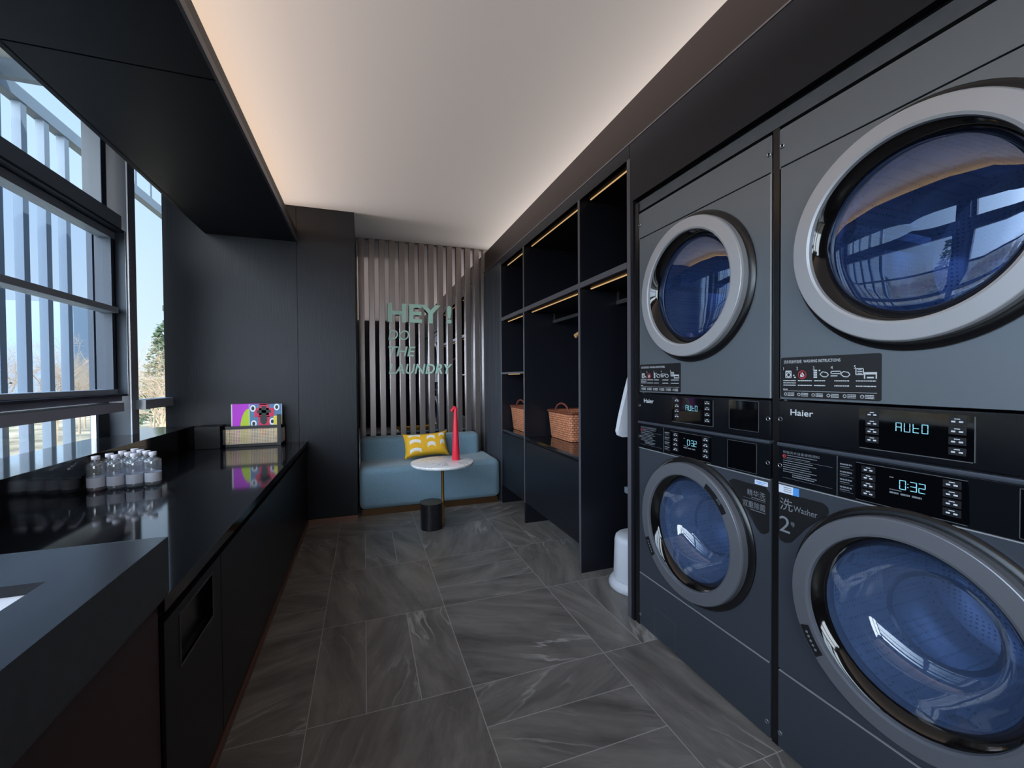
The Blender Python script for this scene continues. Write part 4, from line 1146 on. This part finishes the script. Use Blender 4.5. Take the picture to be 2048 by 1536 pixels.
    for i in range(4):
        fake_line(bm, yc + .162, yc + .132, .9545 - .021 * i, .0042, x, rnd, .3); fake_line(bm, yc + .162, yc + .138, .9475 - .021 * i, .0022, x, rnd)
        strip(bm, yc + .162, yc + .128, .9425 - .021 * i, .0005, x)
    obj('panel_print', bm, 'print_dim', cp)
    bm = B(); lathe(bm, [(-.0006, .0055), (-.0006, .0036)], (x, yc + .326, .9475), 'x', 20); box(bm, x - .0008, x, yc + .3225, yc + .3295, .9468, .9482); obj('ban_symbol', bm, 'redprint', cp)
    bm = B(); outline(bm, yc - .298, yc - .177, .868, .970, x - .0002, .0011); obj('blank_cover_rim', bm, 'line_dim', cp)
    bx('blank_cover', 'display', x - .0008, x, yc - .296, yc - .179, .870, .968, parent=cp)
    bolt(t, yc, [(.339, .053), (-.336, .055), (.341, .915), (-.338, .915)])
    return t
YL, YR = 1.3555, 0.6335
dryer(YL, 'upper dryer of the far stack, beside the wardrobe, whole round door visible')
dryer(YR, 'upper dryer of the near stack, large door cut by the picture edge')
washer(YL, 'lower washing machine of the far stack, with four-character plate right of door', 'left')
washer(YR, 'lower washing machine of the near stack, with Washer 2 plate', 'right')
struct(bx('trim_stack_gap_shade', 'ring_black', FX + .003, FX + .6, .983, 1.006, 0, 1.985), 'black strip for the shade in the gap between the two machine stacks', 'gap')  # black block filling the gap, stands for the shade inside it
struct(bx('trim_stack_filler', 'ring_black', FX - .002, FX + .6, 1.704, 1.735, 0, 2.03), 'black filler strip left of the far stack', 'filler')
struct(bx('trim_near_filler', 'black_lac', FX, FX + .6, -1.8, .283, 0, 2.03))

# ------------------------------------------------------------------ light
def area(name, loc, size, sizey, rot, energy, col):
    l = bpy.data.lights.new(name, 'AREA'); l.shape = 'RECTANGLE'; l.size = size; l.size_y = sizey; l.energy = energy; l.color = col
    o = bpy.data.objects.new(name, l); COL.objects.link(o); o.location = loc; o.rotation_euler = rot; return o
# cove lamps hidden behind the left lip and behind the right fascia: a warm washer each, plus an added narrow grazer to fill the mid ceiling
def cove(loc, h, aim_up, energy, col, spread, left):
    o = area('cove_and_fill_lamp', loc, h, 6.1, (0, math.radians(-90 - aim_up) if left else math.radians(90 + aim_up), 0), energy, col)
    o.data.spread = math.radians(spread); return o
cove((-1.02, 1.0, 2.43), 0.06, 30, 11, (1.0, 0.55, 0.15), 150, True)
cove((-1.06, 1.0, 2.46), 0.05, 5, 10.5, (1.0, 0.93, 0.92), 35, True)
cove((1.80, 1.38, 2.545), 0.05, 12, 6.5, (1.0, 0.70, 0.40), 120, False)
cove((1.88, 1.38, 2.555), 0.05, 3, 15.5, (1.0, 0.92, 0.88), 30, False)
p = area('window_portal', (-0.88, -1.93, 1.69), 1.32, 1.66, (math.radians(90), 0, 0), 1, (1, 1, 1)); p.data.cycles.is_portal = True  # portal for the added opening behind the viewer
# daylight portals in the window openings
for (y0, y1, z0, z1) in ((1.47, 3.2, .86, 2.88), (-1.75, 1.37, .86, 2.88), (3.42, 4.2, .86, 2.88)):
    p = area('window_portal', (-1.56, (y0 + y1) / 2, (z0 + z1) / 2), z1 - z0, y1 - y0, (0, math.radians(-90), 0), 1, (1, 1, 1)); p.data.cycles.is_portal = True
sun = bpy.data.lights.new('sun', 'SUN'); sun.energy = 2.6; sun.angle = 0.01; sun.color = (1.0, 0.92, 0.80)
so = bpy.data.objects.new('sun', sun); COL.objects.link(so); so.rotation_euler = Vector((-0.72, 0.42, -0.55)).to_track_quat('-Z', 'Y').to_euler()

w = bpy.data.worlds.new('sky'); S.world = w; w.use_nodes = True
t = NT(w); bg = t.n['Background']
tc = t.add('ShaderNodeTexCoord'); sp = t.add('ShaderNodeSeparateXYZ'); cr = t.add('ShaderNodeValToRGB'); e = cr.color_ramp.elements
e[0].position = 0.0; e[0].color = lin((226, 234, 240)); e[1].position = 0.75; e[1].color = lin((150, 188, 230))
k = e.new(0.30); k.color = lin((202, 222, 242))
t.link(tc.outputs['Generated'], sp.inputs[0]); t.link(sp.outputs[2], cr.inputs[0])
# added sky glow behind the viewer to brighten the room, away from the trees
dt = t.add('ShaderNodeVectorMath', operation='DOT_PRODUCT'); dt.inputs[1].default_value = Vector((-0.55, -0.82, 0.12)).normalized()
glow = t.add('ShaderNodeMapRange'); glow.inputs['From Min'].default_value = 0.05; glow.inputs['From Max'].default_value = 1.0; glow.inputs['To Min'].default_value = 0.0; glow.inputs['To Max'].default_value = 1.0
glow.interpolation_type = 'SMOOTHSTEP'
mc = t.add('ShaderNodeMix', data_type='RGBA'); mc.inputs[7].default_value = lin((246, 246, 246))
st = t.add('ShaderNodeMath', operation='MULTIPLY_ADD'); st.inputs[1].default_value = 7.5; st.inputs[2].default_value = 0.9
t.link(tc.outputs['Generated'], dt.inputs[0]); t.link(dt.outputs['Value'], glow.inputs['Value'])
t.link(glow.outputs[0], mc.inputs[0]); t.link(cr.outputs[0], mc.inputs[6]); t.link(mc.outputs[2], bg.inputs[0])
t.link(glow.outputs[0], st.inputs[0]); t.link(st.outputs[0], bg.inputs[1])

S.view_settings.view_transform = 'Standard'; S.view_settings.look = 'None'; S.view_settings.gamma = 1.0; S.view_settings.exposure = 0.75
S.view_settings.use_curve_mapping = False
c = S.cycles
c.max_bounces = 9; c.diffuse_bounces = 4; c.glossy_bounces = 5; c.transmission_bounces = 8; c.transparent_max_bounces = 14
c.caustics_reflective = False; c.caustics_refractive = False; c.sample_clamp_indirect = 6.0
c.use_denoising = True
